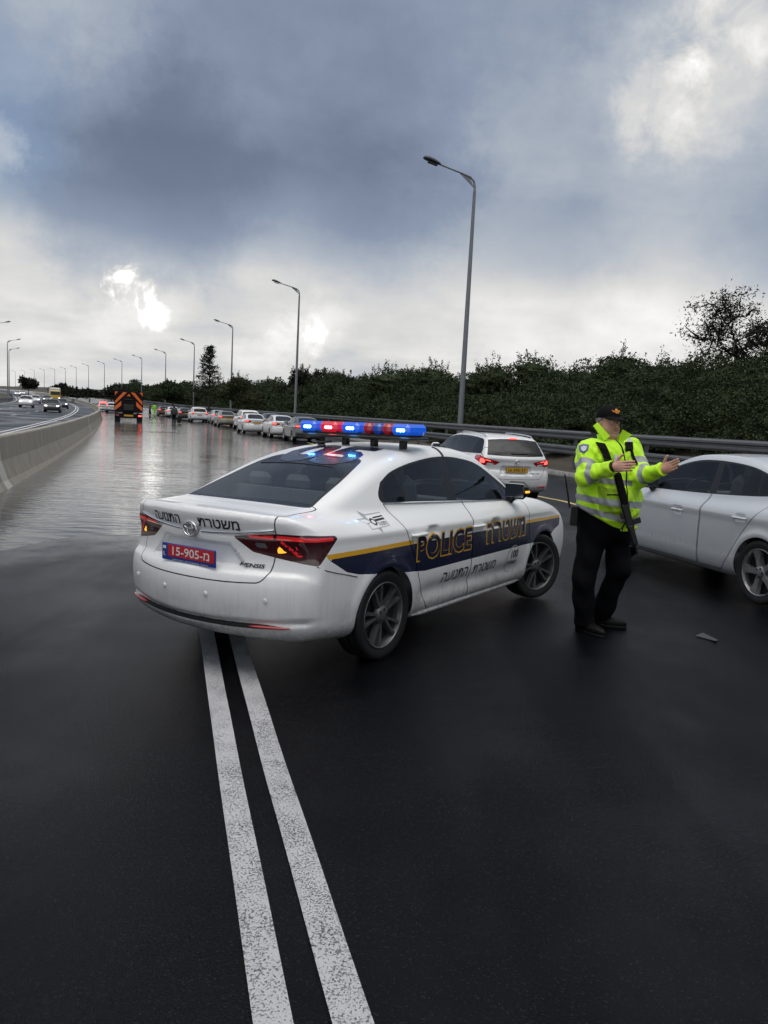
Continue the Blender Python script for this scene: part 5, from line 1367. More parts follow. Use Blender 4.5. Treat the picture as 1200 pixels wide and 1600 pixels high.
def f_jacket(P):
    d = f_torso(P, .032)
    aR = arm(P, sR, eR, wR)[0]; aL = arm(P, sL, eL, wL)[0]
    d = smax(d, P[:, 2] - 1.60, .05)
    d = smin(d, aR, .06); d = smin(d, aL, .06)
    d = d + folds(P, 1., .0085) + .40 * folds(P, 2.2, .0075)
    r, f, z = torso_axes(P)
    # bellows pocket on the right front
    pk = np.maximum(np.maximum(np.abs(r - .085) - .085, np.abs(z - 1.13) - .10), -f)
    d = d - .014 * sstep(.012, -.012, pk)
    d = smax(d, hem(P), .015)
    # cuffs stay open
    for e, w in ((eR, wR), (eL, wL)):
        ax = (w - e) / np.linalg.norm(w - e); d = smax(d, np.where(np.linalg.norm(P - w, axis=1) < .16, (P - w) @ ax - (.02 if w is wL else .005), -1.), .006)
    return d
off_ = empty('person', OP); tag(off_, 'officer in yellow hi-vis jacket and black cap, gesturing with both arms', 'person')
# body: one continuous surface (head, neck, trunk, arms, hands, legs)
kneeR, kneeL = L(911, 905, 6.42), L(968, 888, 6.52); ankR, ankL = L(914, 975, 6.44), L(938, 960, 6.66)
hipR, hipL = hipc + np.array([-.10, -.04, -.03]), hipc + np.array([.10, .05, -.02])
hb = (HR, HF, up)
def hl(P):                      # head-local: right, forward, up
    q = P - headc; return np.stack([q @ HR, q @ HF, q[:, 2]], 1)
def f_head(P):
    q = hl(P); x, y, z = q[:, 0], q[:, 1], q[:, 2]; xa = np.abs(x); S_ = np.stack([xa, y, z], 1)
    d = ell(q, (0, -.012, .035), (.078, .098, .092))
    d = smin(d, ell(q, (0, .024, -.055), (.066, .072, .078)), .05)
    d = smin(d, ell(S_, (.038, .045, -.060), (.034, .040, .048)), .03)          # cheeks
    d = smin(d, ell(q, (0, .078, -.112), (.030, .024, .022)), .03)              # chin
    d = smin(d, ell(q, (0, .02, -.115), (.060, .060, .035)), .03)               # jowl
    d = smax(d, -ell(S_, (.033, .104, .003), (.020, .018, .013)), .012)         # eye sockets
    nb, t = rc(q, (0, .088, .012), (0, .116, -.032), .009, .0145); d = smin(d, nb, .012)
    d = smin(d, ell(S_, (.012, .105, -.036), (.009, .011, .008)), .008)
    d = smin(d, ell(S_, (.020, .094, .020), (.022, .014, .008)), .012)          # brow
    d = smax(d, -ell(q, (0, .108, -.070), (.026, .016, .0045)), .006)           # open mouth
    d = smin(d, ell(q, (0, .096, -.060), (.024, .010, .006)), .008); d = smin(d, ell(q, (0, .094, -.081), (.021, .010, .007)), .008)
    d = smin(d, ell(S_, (.080, -.008, -.008), (.011, .022, .034)), .008)        # ears
    return d
neck0, neck1 = chest + np.array([0, 0, .02]), headc + np.array([0, 0, -.07]) - HF * .02
def f_body(P):
    d = f_torso(P, -.01); d = smax(smax(d, P[:, 2] - 1.6, .05), .80 - P[:, 2], .06)
    for s, e, w in ((sR, eR, wR), (sL, eL, wL)):
        d1, _ = rc(P, s, e, .055, .045); d2, _ = rc(P, e, w, .045, .032); d = smin(d, smin(d1, d2, .03), .04)
    for h_, k_, a_ in ((hipR, kneeR, ankR), (hipL, kneeL, ankL)):
        d1, _ = rc(P, h_, k_, .085, .058); d2, _ = rc(P, k_, a_, .055, .038); d = smin(d, smin(d1, d2, .04), .05)
    d = smin(d, rc(P, neck0, neck1, .066, .062)[0], .04)
    return smin(d, f_head(P), .02)
def hand_points(w, dirv, palm_n, side, curl=.25, thumb_up=1.):
    """palm centre and finger joints; palm_n points out of the palm, side towards the thumb"""
    dirv = dirv / np.linalg.norm(dirv); side = side - dirv * (side @ dirv); side /= np.linalg.norm(side); n = np.cross(dirv, side); n = n if n @ palm_n > 0 else -n
    out = []; c = w + dirv * .055
    for k, (o, ln, cu) in enumerate(((.030, .074, .10), (.010, .083, .16), (-.011, .077, .26), (-.031, .060, .38))):
        b = w + dirv * .098 + side * o; cu = cu + curl
        d1 = dirv * math.cos(cu * .6) + n * math.sin(cu * .6) + side * o * 1.2; d2 = dirv * math.cos(cu * 1.6) + n * math.sin(cu * 1.6) + side * o * .6
        m = b + d1 * ln * .52; out.append((b - dirv * .045, b, m, m + d2 * ln * .48, 0.0115 - .0008 * k))
    tb = w + dirv * .03 + side * .030; td = dirv * .62 + side * .78 * thumb_up; tm = tb + td * .048
    out.append((w + dirv * .015 + side * .01, tb, tm, tm + (dirv * .75 + side * .6) * .036, .0125))
    return c, dirv, side, n, out
def f_hand(P, h, w):
    c, dv, sd, n, fs = h
    q = P - c; d = ell(np.stack([q @ dv, q @ sd, q @ n], 1), (0, 0, 0), (.058, .044, .019))
    d = smin(d, rc(P, w - dv * .05, w + dv * .02, .031, .027)[0], .025)
    for a, b, m, e, r in fs:
        f1 = rc(P, a, b, r * 1.05, r * 1.02)[0]; f2 = rc(P, b, m, r * 1.02, r * .95)[0]; f3 = rc(P, m, e, r * .95, r * .78)[0]
        d = smin(d, smin(f1, smin(f2, f3, .004), .005), .006)
    return d
tR = L(992, 727, 5.98) - wR; hR_ = hand_points(wR, tR, np.array([.1, .6, .55]), np.array([-.1, .3, 1.]), .12)
tL = L(1062, 724, 6.14) - wL; hL_ = hand_points(wL, tL, np.array([-.1, -.55, .5]), np.array([-.25, .3, 1.]), .08)
def f_all(P):
    d = f_body(P)
    for h, w in ((hR_, wR), (hL_, wL)):
        near = np.linalg.norm(P - w, axis=1) < .30
        if near.any(): d[near] = smin(d[near], f_hand(P[near], h, w), .012)
    return d
def f_unhanded(P): return f_body(P)
# head and hands need finer cells than the clothed trunk: three nets joined at hidden cuts
Vb, Nb, Qb = surface_nets(f_all, (-.5, -.75, .03), (.75, .35, 2.0), .0125)
Bd = Surf.from_quads(Vb, Nb, Qb)
def cut_out(S, c, n): return S.split(lambda V, N: (V - c) @ n)[0]
hd_n = up; zc_ = (neck1[2] - .055)
Bd = Bd.split(lambda V, N: V[:, 2] - zc_)[0]
parts_ = []
Vh, Nh, Qh = surface_nets(f_body, headc - [.17, .17, .22], headc + [.17, .17, .17], .0055); Hs = Surf.from_quads(Vh, Nh, Qh)
parts_.append(Hs.split(lambda V, N: zc_ - V[:, 2])[0])
for h, w in ((hR_, wR), (hL_, wL)):
    dv = h[1]; cut = w - dv * .03
    far = lambda V, N: np.where(np.linalg.norm(V - w, axis=1) < .26, (V - cut) @ dv, -1.)
    Bd = Bd.split(far)[0]
    m = w + dv * .09
    Vq, Nq, Qq = surface_nets(lambda P: f_hand(P, h, w), m - .17, m + .17, .0034); Hq = Surf.from_quads(Vq, Nq, Qq)
    parts_.append(Hq.split(lambda V, N: -((V - cut) @ dv))[0])
body_s = join(Bd, *parts_)
pb = surf_obj('body', body_s, [M['skin']], off_)
# eyes, brows
for s_ in (-1, 1):
    c = headc + HR * .033 * s_ + HF * .090 + up * .002
    b = MB(); b.lathe([(.0001, .0105)] + [(.0112*math.sin(a), .0105*math.cos(a)) for a in np.linspace(.3, 2.8, 7)], 12, 'z', c=c); b.build('eye', mat('eye_white', (.55, .52, .48), .2), pb)
    b = MB(); b.box(c + HF * .0112, (.008, .008, .007), .003); b.build('pupil', M['dark'], pb)
# short grey hair below the cap
def f_hair(P):
    q = hl(P); d = f_head(P) - .007
    d = np.maximum(d, q[:, 2] - .045); d = np.maximum(d, .000 - q[:, 2] - .035 + np.maximum(0, q[:, 1] + .03) * 1.2)
    d = np.maximum(d, q[:, 1] - .02); return np.maximum(d, -(np.abs(q[:, 0]) - .0 + (-q[:, 1] + .05) * .8 - .045)) + .0015 * np.sin(q[:, 2] * 300 + q[:, 1] * 190)
net('hair', f_hair, headc - [.16, .16, .12], headc + [.16, .16, .12], .0055, M['hair'], pb)
# cap
def f_cap(P):
    q = hl(P); dome = np.maximum(ell(q, (0, -.006, .040), (.090, .110, .106)), .036 - q[:, 2] - .05 * np.maximum(0, -q[:, 1]) )
    vis = np.maximum(np.maximum(np.abs(q[:, 2] - (.048 - .30 * np.maximum(q[:, 1] - .08, 0) - 2.4 * q[:, 0] ** 2)) - .005, np.hypot(q[:, 0] / .086, (q[:, 1] - .07) / .105) * .09 - .09), .05 - q[:, 1])
    return smin(dome, vis, .012)
cap = net('cap', f_cap, headc - [.24, .24, .02], headc + [.24, .24, .18], .006, M['capcloth'], off_)
# gold badge on the cap front: a shield between two wings
b = MB(); cc = headc + HF * .100 + up * .090
def cp(x, z): return cc + HR * x + up * z - HF * (abs(x) * .55 + max(0, z) * .75 + .0)
for pts in ([(-.012,-.016),(.012,-.016),(.017,.002),(.010,.020),(0,.024),(-.010,.020),(-.017,.002)], [(.018,.0),(.040,.012),(.034,-.002),(.018,-.012)], [(-.018,.0),(-.048,.014),(-.036,-.002),(-.018,-.012)]):
    b.slab([cp(x, z) for x, z in pts], HF, .008)
b.build('cap_badge', M['gold'], cap)
# jacket, with grey reflective tape painted into it
Vj, Nj, Qj = surface_nets(f_jacket, (-.5, -.75, .78), (.75, .35, 1.72), .0095); J = Surf.from_quads(Vj, Nj, Qj)
def torso_band(z0, w, sl=0.):
    def g(V, N):
        aR = arm(V, sR, eR, wR)[0]; aL = arm(V, sL, eL, wL)[0]
        return np.maximum(np.maximum(np.abs(V[:, 2] - z0 - sl * (V[:, 0] - .05)) - w, .035 - aR), .035 - aL)
    return g
for z0, w, sl in ((1.275, .022, -.05), (1.105, .027, -.08), (.985, .024, -.22)): J = J.paint(torso_band(z0, w, sl), 1)
def arm_band(s, e, which, t0, w):
    def g(V, N):
        dd, d1, t1, d2, t2 = arm(V, sR if s is sR else sL, eR if s is sR else eL, wR if s is sR else wL)
        t = t1 if which == 0 else t2; dm = d1 if which == 0 else d2
        return np.maximum(np.abs(t - t0) - w, dm - .03)
    return g
for s, e, wh, t0, w in ((sR, eR, 0, .62, .10), (sR, eR, 1, .28, .10), (sL, eL, 0, .60, .10), (sL, eL, 1, .25, .11)): J = J.paint(arm_band(s, e, wh, t0, w), 1)
def g_zip(V, N):
    r, f, z = torso_axes(V); return np.maximum(np.abs(r + .012) - .007 - .03 * np.maximum(0, z - 1.45), -f)
def g_mesh(V, N):
    r, f, z = torso_axes(V); aR = arm(V, sR, eR, wR)[0]
    return np.maximum(np.maximum(np.maximum(np.abs(z - 1.11) - .125, np.abs(r - .10) - .105), -f), .02 - aR)
A_, J = J.split(g_mesh); A_.M[A_.M == 0] = 3; J = join(A_, J)
J = J.paint(g_zip, 2)
def g_pocketline(V, N):
    r, f, z = torso_axes(V); return np.maximum(np.maximum(np.abs(z - 1.175 + .05 * np.abs(r - .085)) - .006, np.abs(r - .085) - .075), -f)
J = J.paint(g_pocketline, 2)
jk = surf_obj('jacket', J, [M['hivis'], M['reflect'], M['navycloth'], mat('hi_vis_mesh', (.30, .50, .015), .75, noise=.2, nscale=12.)], off_)
def on_jacket(px, py, D, o=.006):
    """drop a spot on to the jacket's surface along the line of sight from where the officer is looked at"""
    p = L(px, py, D); d = p + OP - np.array([0, 0, CAM_H]); d /= np.linalg.norm(d); q = p - d * .45
    for _ in range(60): q = q + d * np.clip(f_jacket(q[None])[0], -.03, .05) * .7
    return q - d * o
def patch(name, pts, m, parent, D=6.5, th=.006, o=.004):
    P3 = [on_jacket(x, y, D, o) for x, y in pts]; n = np.cross(np.array(P3[1]) - P3[0], np.array(P3[-1]) - P3[0]); c = np.mean(P3, 0); n = n if n @ (np.array([0, 0, CAM_H]) - OP - c) > 0 else -n
    b = MB(); b.slab(P3, n, th); return b.build(name, m, parent)
patch('sleeve_patch', [(904.5, 697.5), (912, 694), (920.5, 695), (919, 703), (912.5, 709), (906, 706)], mat('patch_blue', (.10, .14, .30), .6), jk)
patch('sleeve_patch_emblem', [(907.5, 699), (912, 697), (917, 698), (916, 703), (912, 706), (908.5, 703.5)], mat('patch_white', (.5, .52, .58), .6), jk, o=.011)
# collar wings
for pts, D in (([(926.5, 665.5), (933, 660.5), (952, 682), (943, 689)], 6.44), ([(966, 683), (972, 671.5), (986.5, 680), (975, 688), (963.5, 703)], 6.50)):
    P3 = [L(x, y, D + (.05 if i in (0, 1) and D < 6.45 else 0)) for i, (x, y) in enumerate(pts)]; b = MB(); b.slab(P3, np.array([.3, -1, .25]), .012); b.build('collar', M['hivis'], jk)
def f_coll(P):
    q = P - (neck0 + np.array([0, 0, .045])); rr = np.hypot(q @ br, q @ bf - .01)
    return np.maximum(np.abs(rr - (.092 + .25 * (q[:, 2]))) - .008, np.abs(q[:, 2]) - .055)
CV, CN, CQ = surface_nets(f_coll, neck0 - .2, neck0 + [.2, .2, .2], .008); CS = Surf.from_quads(CV, CN, CQ).split(lambda V, N: ((V - neck0) @ bf) - .045)[0]
surf_obj('collar', CS, [M['hivis']], jk)
net('shirt', lambda P: np.maximum(np.maximum(rc(P, neck0 - [0, 0, .1], neck1 - [0, 0, .03], .085, .072)[0], P[:, 2] - neck0[2] - .055), neck0[2] - .10 - P[:, 2]), neck0 - .2, neck0 + .2, .009, M['navycloth'], off_)
# trousers
def f_tr(P):
    d = f_torso(P, .012); d = smax(d, P[:, 2] - 1.06, .02); d = smax(d, .76 - P[:, 2], .06)
    for h_, k_, a_ in ((hipR, kneeR, ankR), (hipL, kneeL, ankL)):
        d1, _ = rc(P, h_, k_, .128, .090); d2, _ = rc(P, k_, a_ + np.array([0, 0, -.02]), .090, .084); d = smin(d, smin(d1, d2, .05), .05)
    d = d + folds(P, .8, .007)
    return smax(d, .055 - P[:, 2], .015)
net('trousers', f_tr, (-.5, -.5, .02), (.5, .4, 1.12), .012, M['navycloth'], off_)
# shoes
for a_, tdir in ((ankR, np.array([.50, -.86, 0])), (ankL, np.array([.94, -.32, 0]))):
    g0 = a_ * [1, 1, 0]; g0[2] = .0 if a_ is ankR else float(ground_z(*locate(600 + CAM_F * (OP + a_)[0] / (OP + a_)[1], (OP + a_)[1])) - OP[2])
    sdv = np.array([tdir[1], -tdir[0], 0])
    def f_sh(P, g0=g0, tdir=tdir, sdv=sdv):
        q = P - g0; x, y, z = q @ tdir, q @ sdv, q[:, 2]; Q3 = np.stack([x, y, z], 1)
        d = ell(Q3, (.07, 0, .045), (.155, .052, .050)); d = smin(d, rc(Q3, (-.03, 0, .05), (-.02, 0, .15), .050, .052)[0], .05)
        sole = np.maximum(np.maximum(np.abs(z - .012) - .012, np.hypot((x - .06) / .165, y / .055) * .055 - .055), -z)
        return smax(smin(d, sole, .008), -z, .004)
    net('shoe', f_sh, g0 - [.3, .3, .02], g0 + [.3, .3, .22], .0085, M['shoe'], off_)
# black harness strap over the right shoulder, medal-like pouch on the left chest
def strap(name, pts, D, wpx, m, parent, o=.006):
    A = [on_jacket(x - wpx, y + wpx * .45, D, o) for x, y in pts]; Bp = [on_jacket(x + wpx, y - wpx * .45, D, o) for x, y in pts]; n = len(pts)
    out = (np.array([0, 0, CAM_H]) - OP) / 6.5 * .008; V = np.array(A + Bp + [q - out * -1 for q in A] + [q - out * -1 for q in Bp])
    F = []
    for i in range(n - 1): F += [(2*n+i, 2*n+i+1, 3*n+i+1, 3*n+i), (i, 2*n+i, 2*n+i+1, i+1), (n+i, n+i+1, 3*n+i+1, 3*n+i), (i, i+1, n+i+1, n+i)]
    b = MB(); b.add(V, F); return b.build(name, m, parent)
strap('harness_strap', [(927, 672), (931, 680), (936, 689), (941, 697), (945, 705), (948, 713), (951, 722)], 6.45, 5.2, M['webbing'], jk)
strap('harness_strap', [(981, 690), (986, 702), (990, 715), (995, 726)], 6.6, 2., M['webbing'], jk)
patch('chest_pouch', [(976, 694), (988, 694), (989, 705), (977, 706)], M['webbing'], jk, D=6.6, th=.022)
patch('chest_badge', [(974, 686), (985, 684), (990, 692), (979, 694)], mat('badge_white', (.5, .5, .54), .6), jk, D=6.6, o=.012)
patch('chest_card', [(959, 710), (964, 710), (964.5, 721), (959.5, 721)], mat('card_white', (.7, .72, .78), .4), jk, D=6.45, th=.006, o=.012)
wt = MB(); ax = (wR - eR) / np.linalg.norm(wR - eR); c = wR + ax * .012; wt.tube([c - ax * .012, c + ax * .012], .040, 14); wt.build('wristwatch', M['gun'], off_)
# radio on the belt, and the slung rifle: carried things of their own
def carried(name, label, cat, o): return tag(o, label, cat)
b = MB(); rp = OP + L(897, 806, 6.47); b.box(rp, (.062, .045, .16), .008); ro = b.build('handheld_radio', M['gun'])
b = MB(); b.tube([OP + L(890, 793, 6.45), OP + L(886, 765, 6.44), OP + L(882.5, 741, 6.43)], [.0085, .008, .006], 7); b.build('antenna', M['gun'], ro)
tag(ro, 'black handheld radio with long antenna on the officer\'s belt', 'radio')
q0, q1 = OP + L(964, 742, 6.30), OP + L(996, 866, 6.26)
ax = (q1 - q0) / np.linalg.norm(q1 - q0); sd_ = np.cross(ax, [0, -1., 0]); sd_ /= np.linalg.norm(sd_); nn = np.cross(sd_, ax)
RM_ = np.stack([sd_, nn, ax], 1); LN = np.linalg.norm(q1 - q0)
def gb(name, cx, t, sx, sy, ln, m, parent, bev=.006):
    b = MB(); b.box(q0 + ax * (t * LN) + sd_ * cx, (sx, sy, ln), bev, rot=RM_); return b.build(name, m, parent)
rf = gb('rifle', 0, .52, .058, .036, .20, M['gun'], None); tag(rf, 'black rifle slung muzzle down across the officer\'s front', 'rifle')
gb('stock', -.004, .20, .062, .034, .30, M['webbing'], rf, .014); gb('handguard', .0, .76, .050, .044, .17, M['gun'], rf, .012); gb('magazine', -.058, .60, .070, .022, .050, M['gun'], rf)
gb('rear_sight', .040, .50, .030, .012, .05, M['gun'], rf, .003); gb('front_sight', .030, .885, .040, .010, .014, M['gun'], rf, .002)
b = MB(); b.tube([q0 + ax * LN * .78, q0 + ax * LN * 1.0], [.011, .0095], 8); b.build('barrel', M['gun'], rf)
# ---- small figures far down the road
def figure(name, label, loc, jacket, legs, h=1.75, stride=.10, bag=False, rz=0.):
    o = empty(name, loc, rz); tag(o, label, 'person'); k = h / 1.75
    sh = [np.array([s * .19, 0, 1.42]) * k for s in (-1, 1)]; hp = [np.array([s * .09, 0, .90]) * k for s in (-1, 1)]
    ft = [np.array([s * .10, s * stride, .05]) * k for s in (-1, 1)]; el = [np.array([s * .27, .02, 1.14]) * k for s in (-1, 1)]; ha = [np.array([s * .27, .10, .88]) * k for s in (-1, 1)]
    def body(P):
        d = ell(P, (0, 0, 1.62 * k), (.078, .095, .12)); d = smin(d, rc(P, (0, 0, 1.4 * k), (0, 0, 1.55 * k), .06, .055)[0], .03); d = smin(d, ell(P, (0, 0, 1.2 * k), (.19, .12, .33)), .05)
        for i in (0, 1):
            d = smin(d, smin(rc(P, sh[i], el[i], .055, .045)[0], rc(P, el[i], ha[i], .045, .036)[0], .03), .04); d = smin(d, rc(P, hp[i], ft[i], .085, .05)[0], .06)
            d = smin(d, ell(P, ft[i] + [0, .05, 0], (.05, .13, .05)), .03)
        return d
    bo = net('body', body, (-.45, -.4, -.03), (.45, .4, 1.85), .03, M['skin'], o)
    def coat(P):
        d = ell(P, (0, 0, 1.18 * k), (.22, .15, .40)); d = smax(d, .80 * k - P[:, 2], .03); d = smax(d, P[:, 2] - 1.52 * k, .03)
        for i in (0, 1): d = smin(d, smin(rc(P, sh[i], el[i], .075, .065)[0], rc(P, el[i], ha[i] + [0, 0, .05], .065, .055)[0], .03), .05)
        return d
    def trou(P):
        d = ell(P, (0, 0, .90 * k), (.19, .14, .16))
        for i in (0, 1): d = smin(d, rc(P, hp[i], ft[i] + [0, 0, .06], .105, .07)[0], .05)
        return d
    net('coat', coat, (-.5, -.4, .6), (.5, .4, 1.8), .03, jacket, o); net('trousers', trou, (-.45, -.4, -.02), (.45, .4, 1.2), .03, legs, o)
    net('hair', lambda P: np.maximum(ell(P, (0, -.01, 1.645 * k), (.088, .105, .12)), 1.60 * k - P[:, 2] + P[:, 1] * .3), (-.2, -.2, 1.4), (.2, .2, 1.9), .02, M['hair'] if False else M['capcloth'], bo)
    return o
M['darkcloth'] = mat('dark_green_coat', (.045, .050, .045), .85, noise=.3); M['hivis_green'] = mat('hi_vis_green', (.30, .80, .03), .7)
a, v = locate(267, 78); p = road_pt(a, v); p[2] = WATER_Z - .12
wd = figure('person', 'man in dark coat wading through the flood with a dark bag, seen from behind', p, M['darkcloth'], M['navycloth'], 1.80, rz=.3)
b = MB(); b.box((0, 0, 0), (.42, .22, .78), .10); bg_ = b.build('bag', M['dark'], None, loc=tuple(p + np.array([.52, .1, .55]))); bg_.rotation_euler = (0, R_(14), .2); tag(bg_, 'tall dark bag carried beside the wading man', 'bag')
a, v = locate(236.5, 112); figure('person', 'worker in full bright green rain suit by the head of the queue', road_pt(a, v), M['hivis_green'], M['hivis_green'], 1.8, rz=1.)
a, v = locate(229.5, 116); figure('person', 'dark-clothed figure standing between the chevron truck and the green worker', road_pt(a, v), M['darkcloth'], M['navycloth'], 1.7, rz=2.)
# ---------------------------------------------------------------- vegetation
def leaf_mat(name, a, b, c):
    m = bpy.data.materials.new(name); m.use_nodes = True; t = NT(m.node_tree)
    co = t.n('ShaderNodeNewGeometry').outputs['Position']
    n1 = t.noise(co, .35, 4, .6); n2 = t.noise(co, 3.5, 3, .7); rnd = t.n('ShaderNodeNewGeometry').outputs['Random Per Island']
    col = t.mix(t.maprange(n1, .35, .65), a, b); col = t.mix(t.math('MULTIPLY', t.maprange(n2, .45, .75), .7), col, c)
    col = t.mix(t.math('MULTIPLY', rnd, .4), col, tuple(q * .55 for q in a))
    p = t.n('ShaderNodeBsdfPrincipled', {'Base Color': col, 'Roughness': .8, 'Specular IOR Level': .12})
    t.n('ShaderNodeOutputMaterial', {'Surface': p.outputs[0]}); return m
M['leaf'] = leaf_mat('scrub_leaf', (.026, .042, .020), (.046, .064, .029), (.080, .096, .048))
M['leaf2'] = leaf_mat('tree_leaf', (.014, .017, .012), (.022, .025, .016), (.034, .036, .024))
M['leaf3'] = leaf_mat('conifer_leaf', (.016, .023, .017), (.022, .030, .019), (.036, .040, .026))
M['leaf4'] = leaf_mat('olive_leaf', (.045, .052, .027), (.06, .064, .032), (.085, .09, .05))
M['bark'] = mat('bark', (.045, .038, .032), .9, noise=.4, nscale=6., bump=.01, bscale=12.)
def leaves(C, size, elong=2.2, dirs=None, jitter=1.):
    """leaf-shaped quads at points C"""
    n = len(C); a = rng.normal(size=(n, 3)) * jitter
    if dirs is not None: a = a + dirs
    a /= np.linalg.norm(a, axis=1)[:, None]; r = rng.normal(size=(n, 3)); b = np.cross(a, r); b /= np.maximum(np.linalg.norm(b, axis=1), 1e-6)[:, None]
    s = size * rng.uniform(.6, 1.35, n)[:, None]; w = s / elong
    V = np.stack([C - a * s * .5, C + b * w * .5 - a * s * .05, C + a * s * .5, C - b * w * .5 - a * s * .05], 1)
    return V.reshape(-1, 3), np.arange(n * 4).reshape(n, 4)
def ball(c, r, n1=9, n2=14, rough=.12):
    V = []; F = []
    for i in range(n1 + 1):
        for k in range(n2):
            th, ph = math.pi * i / n1, 2*math.pi*k/n2; u = np.array([math.sin(th)*math.cos(ph), math.sin(th)*math.sin(ph), math.cos(th)])
            V.append(c + u * r * (1 + rough * math.sin(5*u[0]+c[0]) * math.sin(6*u[1]+c[1]*2) + rough * math.sin(9*u[2]+4*u[0])))
    for i in range(n1):
        for k in range(n2): F.append((i*n2+k, (i+1)*n2+k, (i+1)*n2+(k+1) % n2, i*n2+(k+1) % n2))
    return np.array(V), np.array(F)
def blob_leaves(c, r, n, size, low=-.35, view=False):
    u = rng.normal(size=(n, 3)); u /= np.linalg.norm(u, axis=1)[:, None]; u = u[u[:, 2] > low]
    if view: tc = np.array([0, 0, 2.]) - c; tc /= np.linalg.norm(tc); u = u[(u @ tc > -.25) | (u[:, 2] > .75)]
    q = 3.1; ph = rng.uniform(0, 6, 6)
    lump = 1 + .13 * np.sin(q*2*u[:, 0] + ph[0]) * np.sin(q*2.3*u[:, 1] + ph[1]) + .12 * np.sin(q*3.1*u[:, 2] + ph[2] + 2*u[:, 0]) + .09 * np.sin(11*u[:, 0] + ph[3]) * np.sin(12*u[:, 1] + ph[4]) 
    rad = lump * (1 - .30 * rng.random(len(u)) ** 2.2) + .05 * rng.normal(size=len(u)) * (rng.random(len(u)) < .3)
    C = c + u * r * rad[:, None]
    return leaves(C, size, 2.4, dirs=u * .5)
def sprigs(c, r, n, size):
    """a few shoots standing out of the top"""
    Vs, Fs, k = [], [], 0
    for _ in range(n):
        a = rng.uniform(0, 2*math.pi); th = rng.uniform(0, .9); u = np.array([math.sin(th)*math.cos(a), math.sin(th)*math.sin(a), math.cos(th)])
        b = c + u * r * .95; d = u * .5 + np.array([rng.normal() * .25, rng.normal() * .25, .9]); d /= np.linalg.norm(d); ln = rng.uniform(.25, .9)
        tt = rng.random(int(14 + 26 * ln))[:, None]; C = b + d * ln * tt + rng.normal(size=(len(tt), 3)) * .07
        V, F = leaves(C, size * .9, 2.6, dirs=np.tile(d, (len(tt), 1)) * .8); Vs.append(V); Fs.append(F + k); k += len(V)
    return (np.concatenate(Vs), np.concatenate(Fs)) if Vs else (np.zeros((0, 3)), np.zeros((0, 4), int))
acc = [[], [], 0]
def push(V, F): acc[0].append(V); acc[1].append(F + acc[2]); acc[2] += len(V)
v = -6.
while v < 330:
    far = v / 330; step = 2.1 + 3.2 * far
    for off, h, rr in ((17.2, 1.5, 1.25), (18.9, 2.9, 1.7), (21.2, 3.9, 2.1), (24.5, 4.4, 2.6)):
        if v > 170 and off < 18: continue
        o = off + rng.normal() * .6; vv = v + rng.normal() * .8
        hh = h * (1 + .14 * math.sin(v * .21 + off) + .10 * math.sin(v * .083 + 1)) * rng.uniform(.85, 1.12)
        hh *= float(smooth_interp(vv, [-10, 12, 22, 36, 60, 100], [.96, .95, .90, .76, .80, 1.])); c = road_pt(o, vv); c[2] += hh * .55; r = np.array([rr * rng.uniform(.85, 1.25), rr * rng.uniform(.9, 1.3), hh * .50])
        D = max(22, vv); n = int(np.clip(4.2e5 / D * (rr / 2.) ** 1.5, 2600, 13000)); size = .085 + .0019 * D
        push(*blob_leaves(c, r, n, size, view=True)); push(*ball(c, r * .68)); push(*sprigs(c, r, 5 if D < 120 else 3, size))
    v += step
th = mesh_np('undergrowth', np.concatenate(acc[0]), np.concatenate(acc[1]), M['leaf'], smooth=False); tag(th, 'dense dark evergreen scrub massed behind the guard rail', 'undergrowth', kind='stuff')
def shrub(name, label, px, D, zt, w, m, group=None, n=4, dens=5200):
    """a bush or round tree: bark stem, leafy crown; zt: height of its top above the camera's ground"""
    base = at(px, 600, D); a, v = locate(px, D); g = float(ground_z(a, v)); o = empty(name, (base[0], base[1], g)); tag(o, label, 'tree' if 'tree' in name else 'bush', group)
    H = zt - g; b = MB(); b.tube([(0, 0, -.2), (.1, 0, H * .35), (-.05, .1, H * .7)], [.16, .12, .06], 7, up=(1, 0, 0)); b.build('trunk', M['bark'], o)
    Vs, Fs, k = [], [], 0
    for i in range(n):
        f = i / max(1, n - 1); c = np.array([rng.normal() * w * .22, rng.normal() * w * .2, H * (.50 + .28 * f)]); r = np.array([w * rng.uniform(.34, .46) * (1.1 - .35 * f), w * .4 * (1.1 - .35 * f), H * rng.uniform(.18, .24)])
        c[2] = min(c[2], H - r[2] * 1.02)
        for V, F in (blob_leaves(c, r, int(dens / n * 2), .10 + .0014 * D, -.8), ball(c, r * .66), sprigs(c, r, 6, .09 + .0014 * D)): Vs.append(V); Fs.append(F + k); k += len(V)
    mesh_np('crown', np.concatenate(Vs), np.concatenate(Fs), m, o, smooth=False); return o
SG = 'bushes standing out along the skyline'
for px, D, ztop_px, w, m, lb in ((485, 100, 577, 5.2, 'leaf2', 'round dark bushy tree on the skyline just right of the second street lamp'), (655, 66, 571, 6., 'leaf', 'broad green bush crowning the scrub left of the nearest street lamp'),
                                 (812, 52, 560, 5., 'leaf', 'rounded green bush crowning the scrub right of the nearest street lamp'), (990, 40, 556, 4.5, 'leaf', 'bush rising from the scrub above the officer'),
                                 (372, 105, 588, 4.5, 'leaf4', 'pale olive bush showing right of the third street lamp'), (270, 150, 597, 6., 'leaf', 'bush on the skyline between the fourth and fifth street lamps')):
    hy = 800 - CAM_F * math.tan(CAM_PITCH) + (px - 600) * CAM_ROLL; shrub('bush', lb, px, D, CAM_H + (hy - ztop_px) * D / CAM_F, w, M[m], SG)
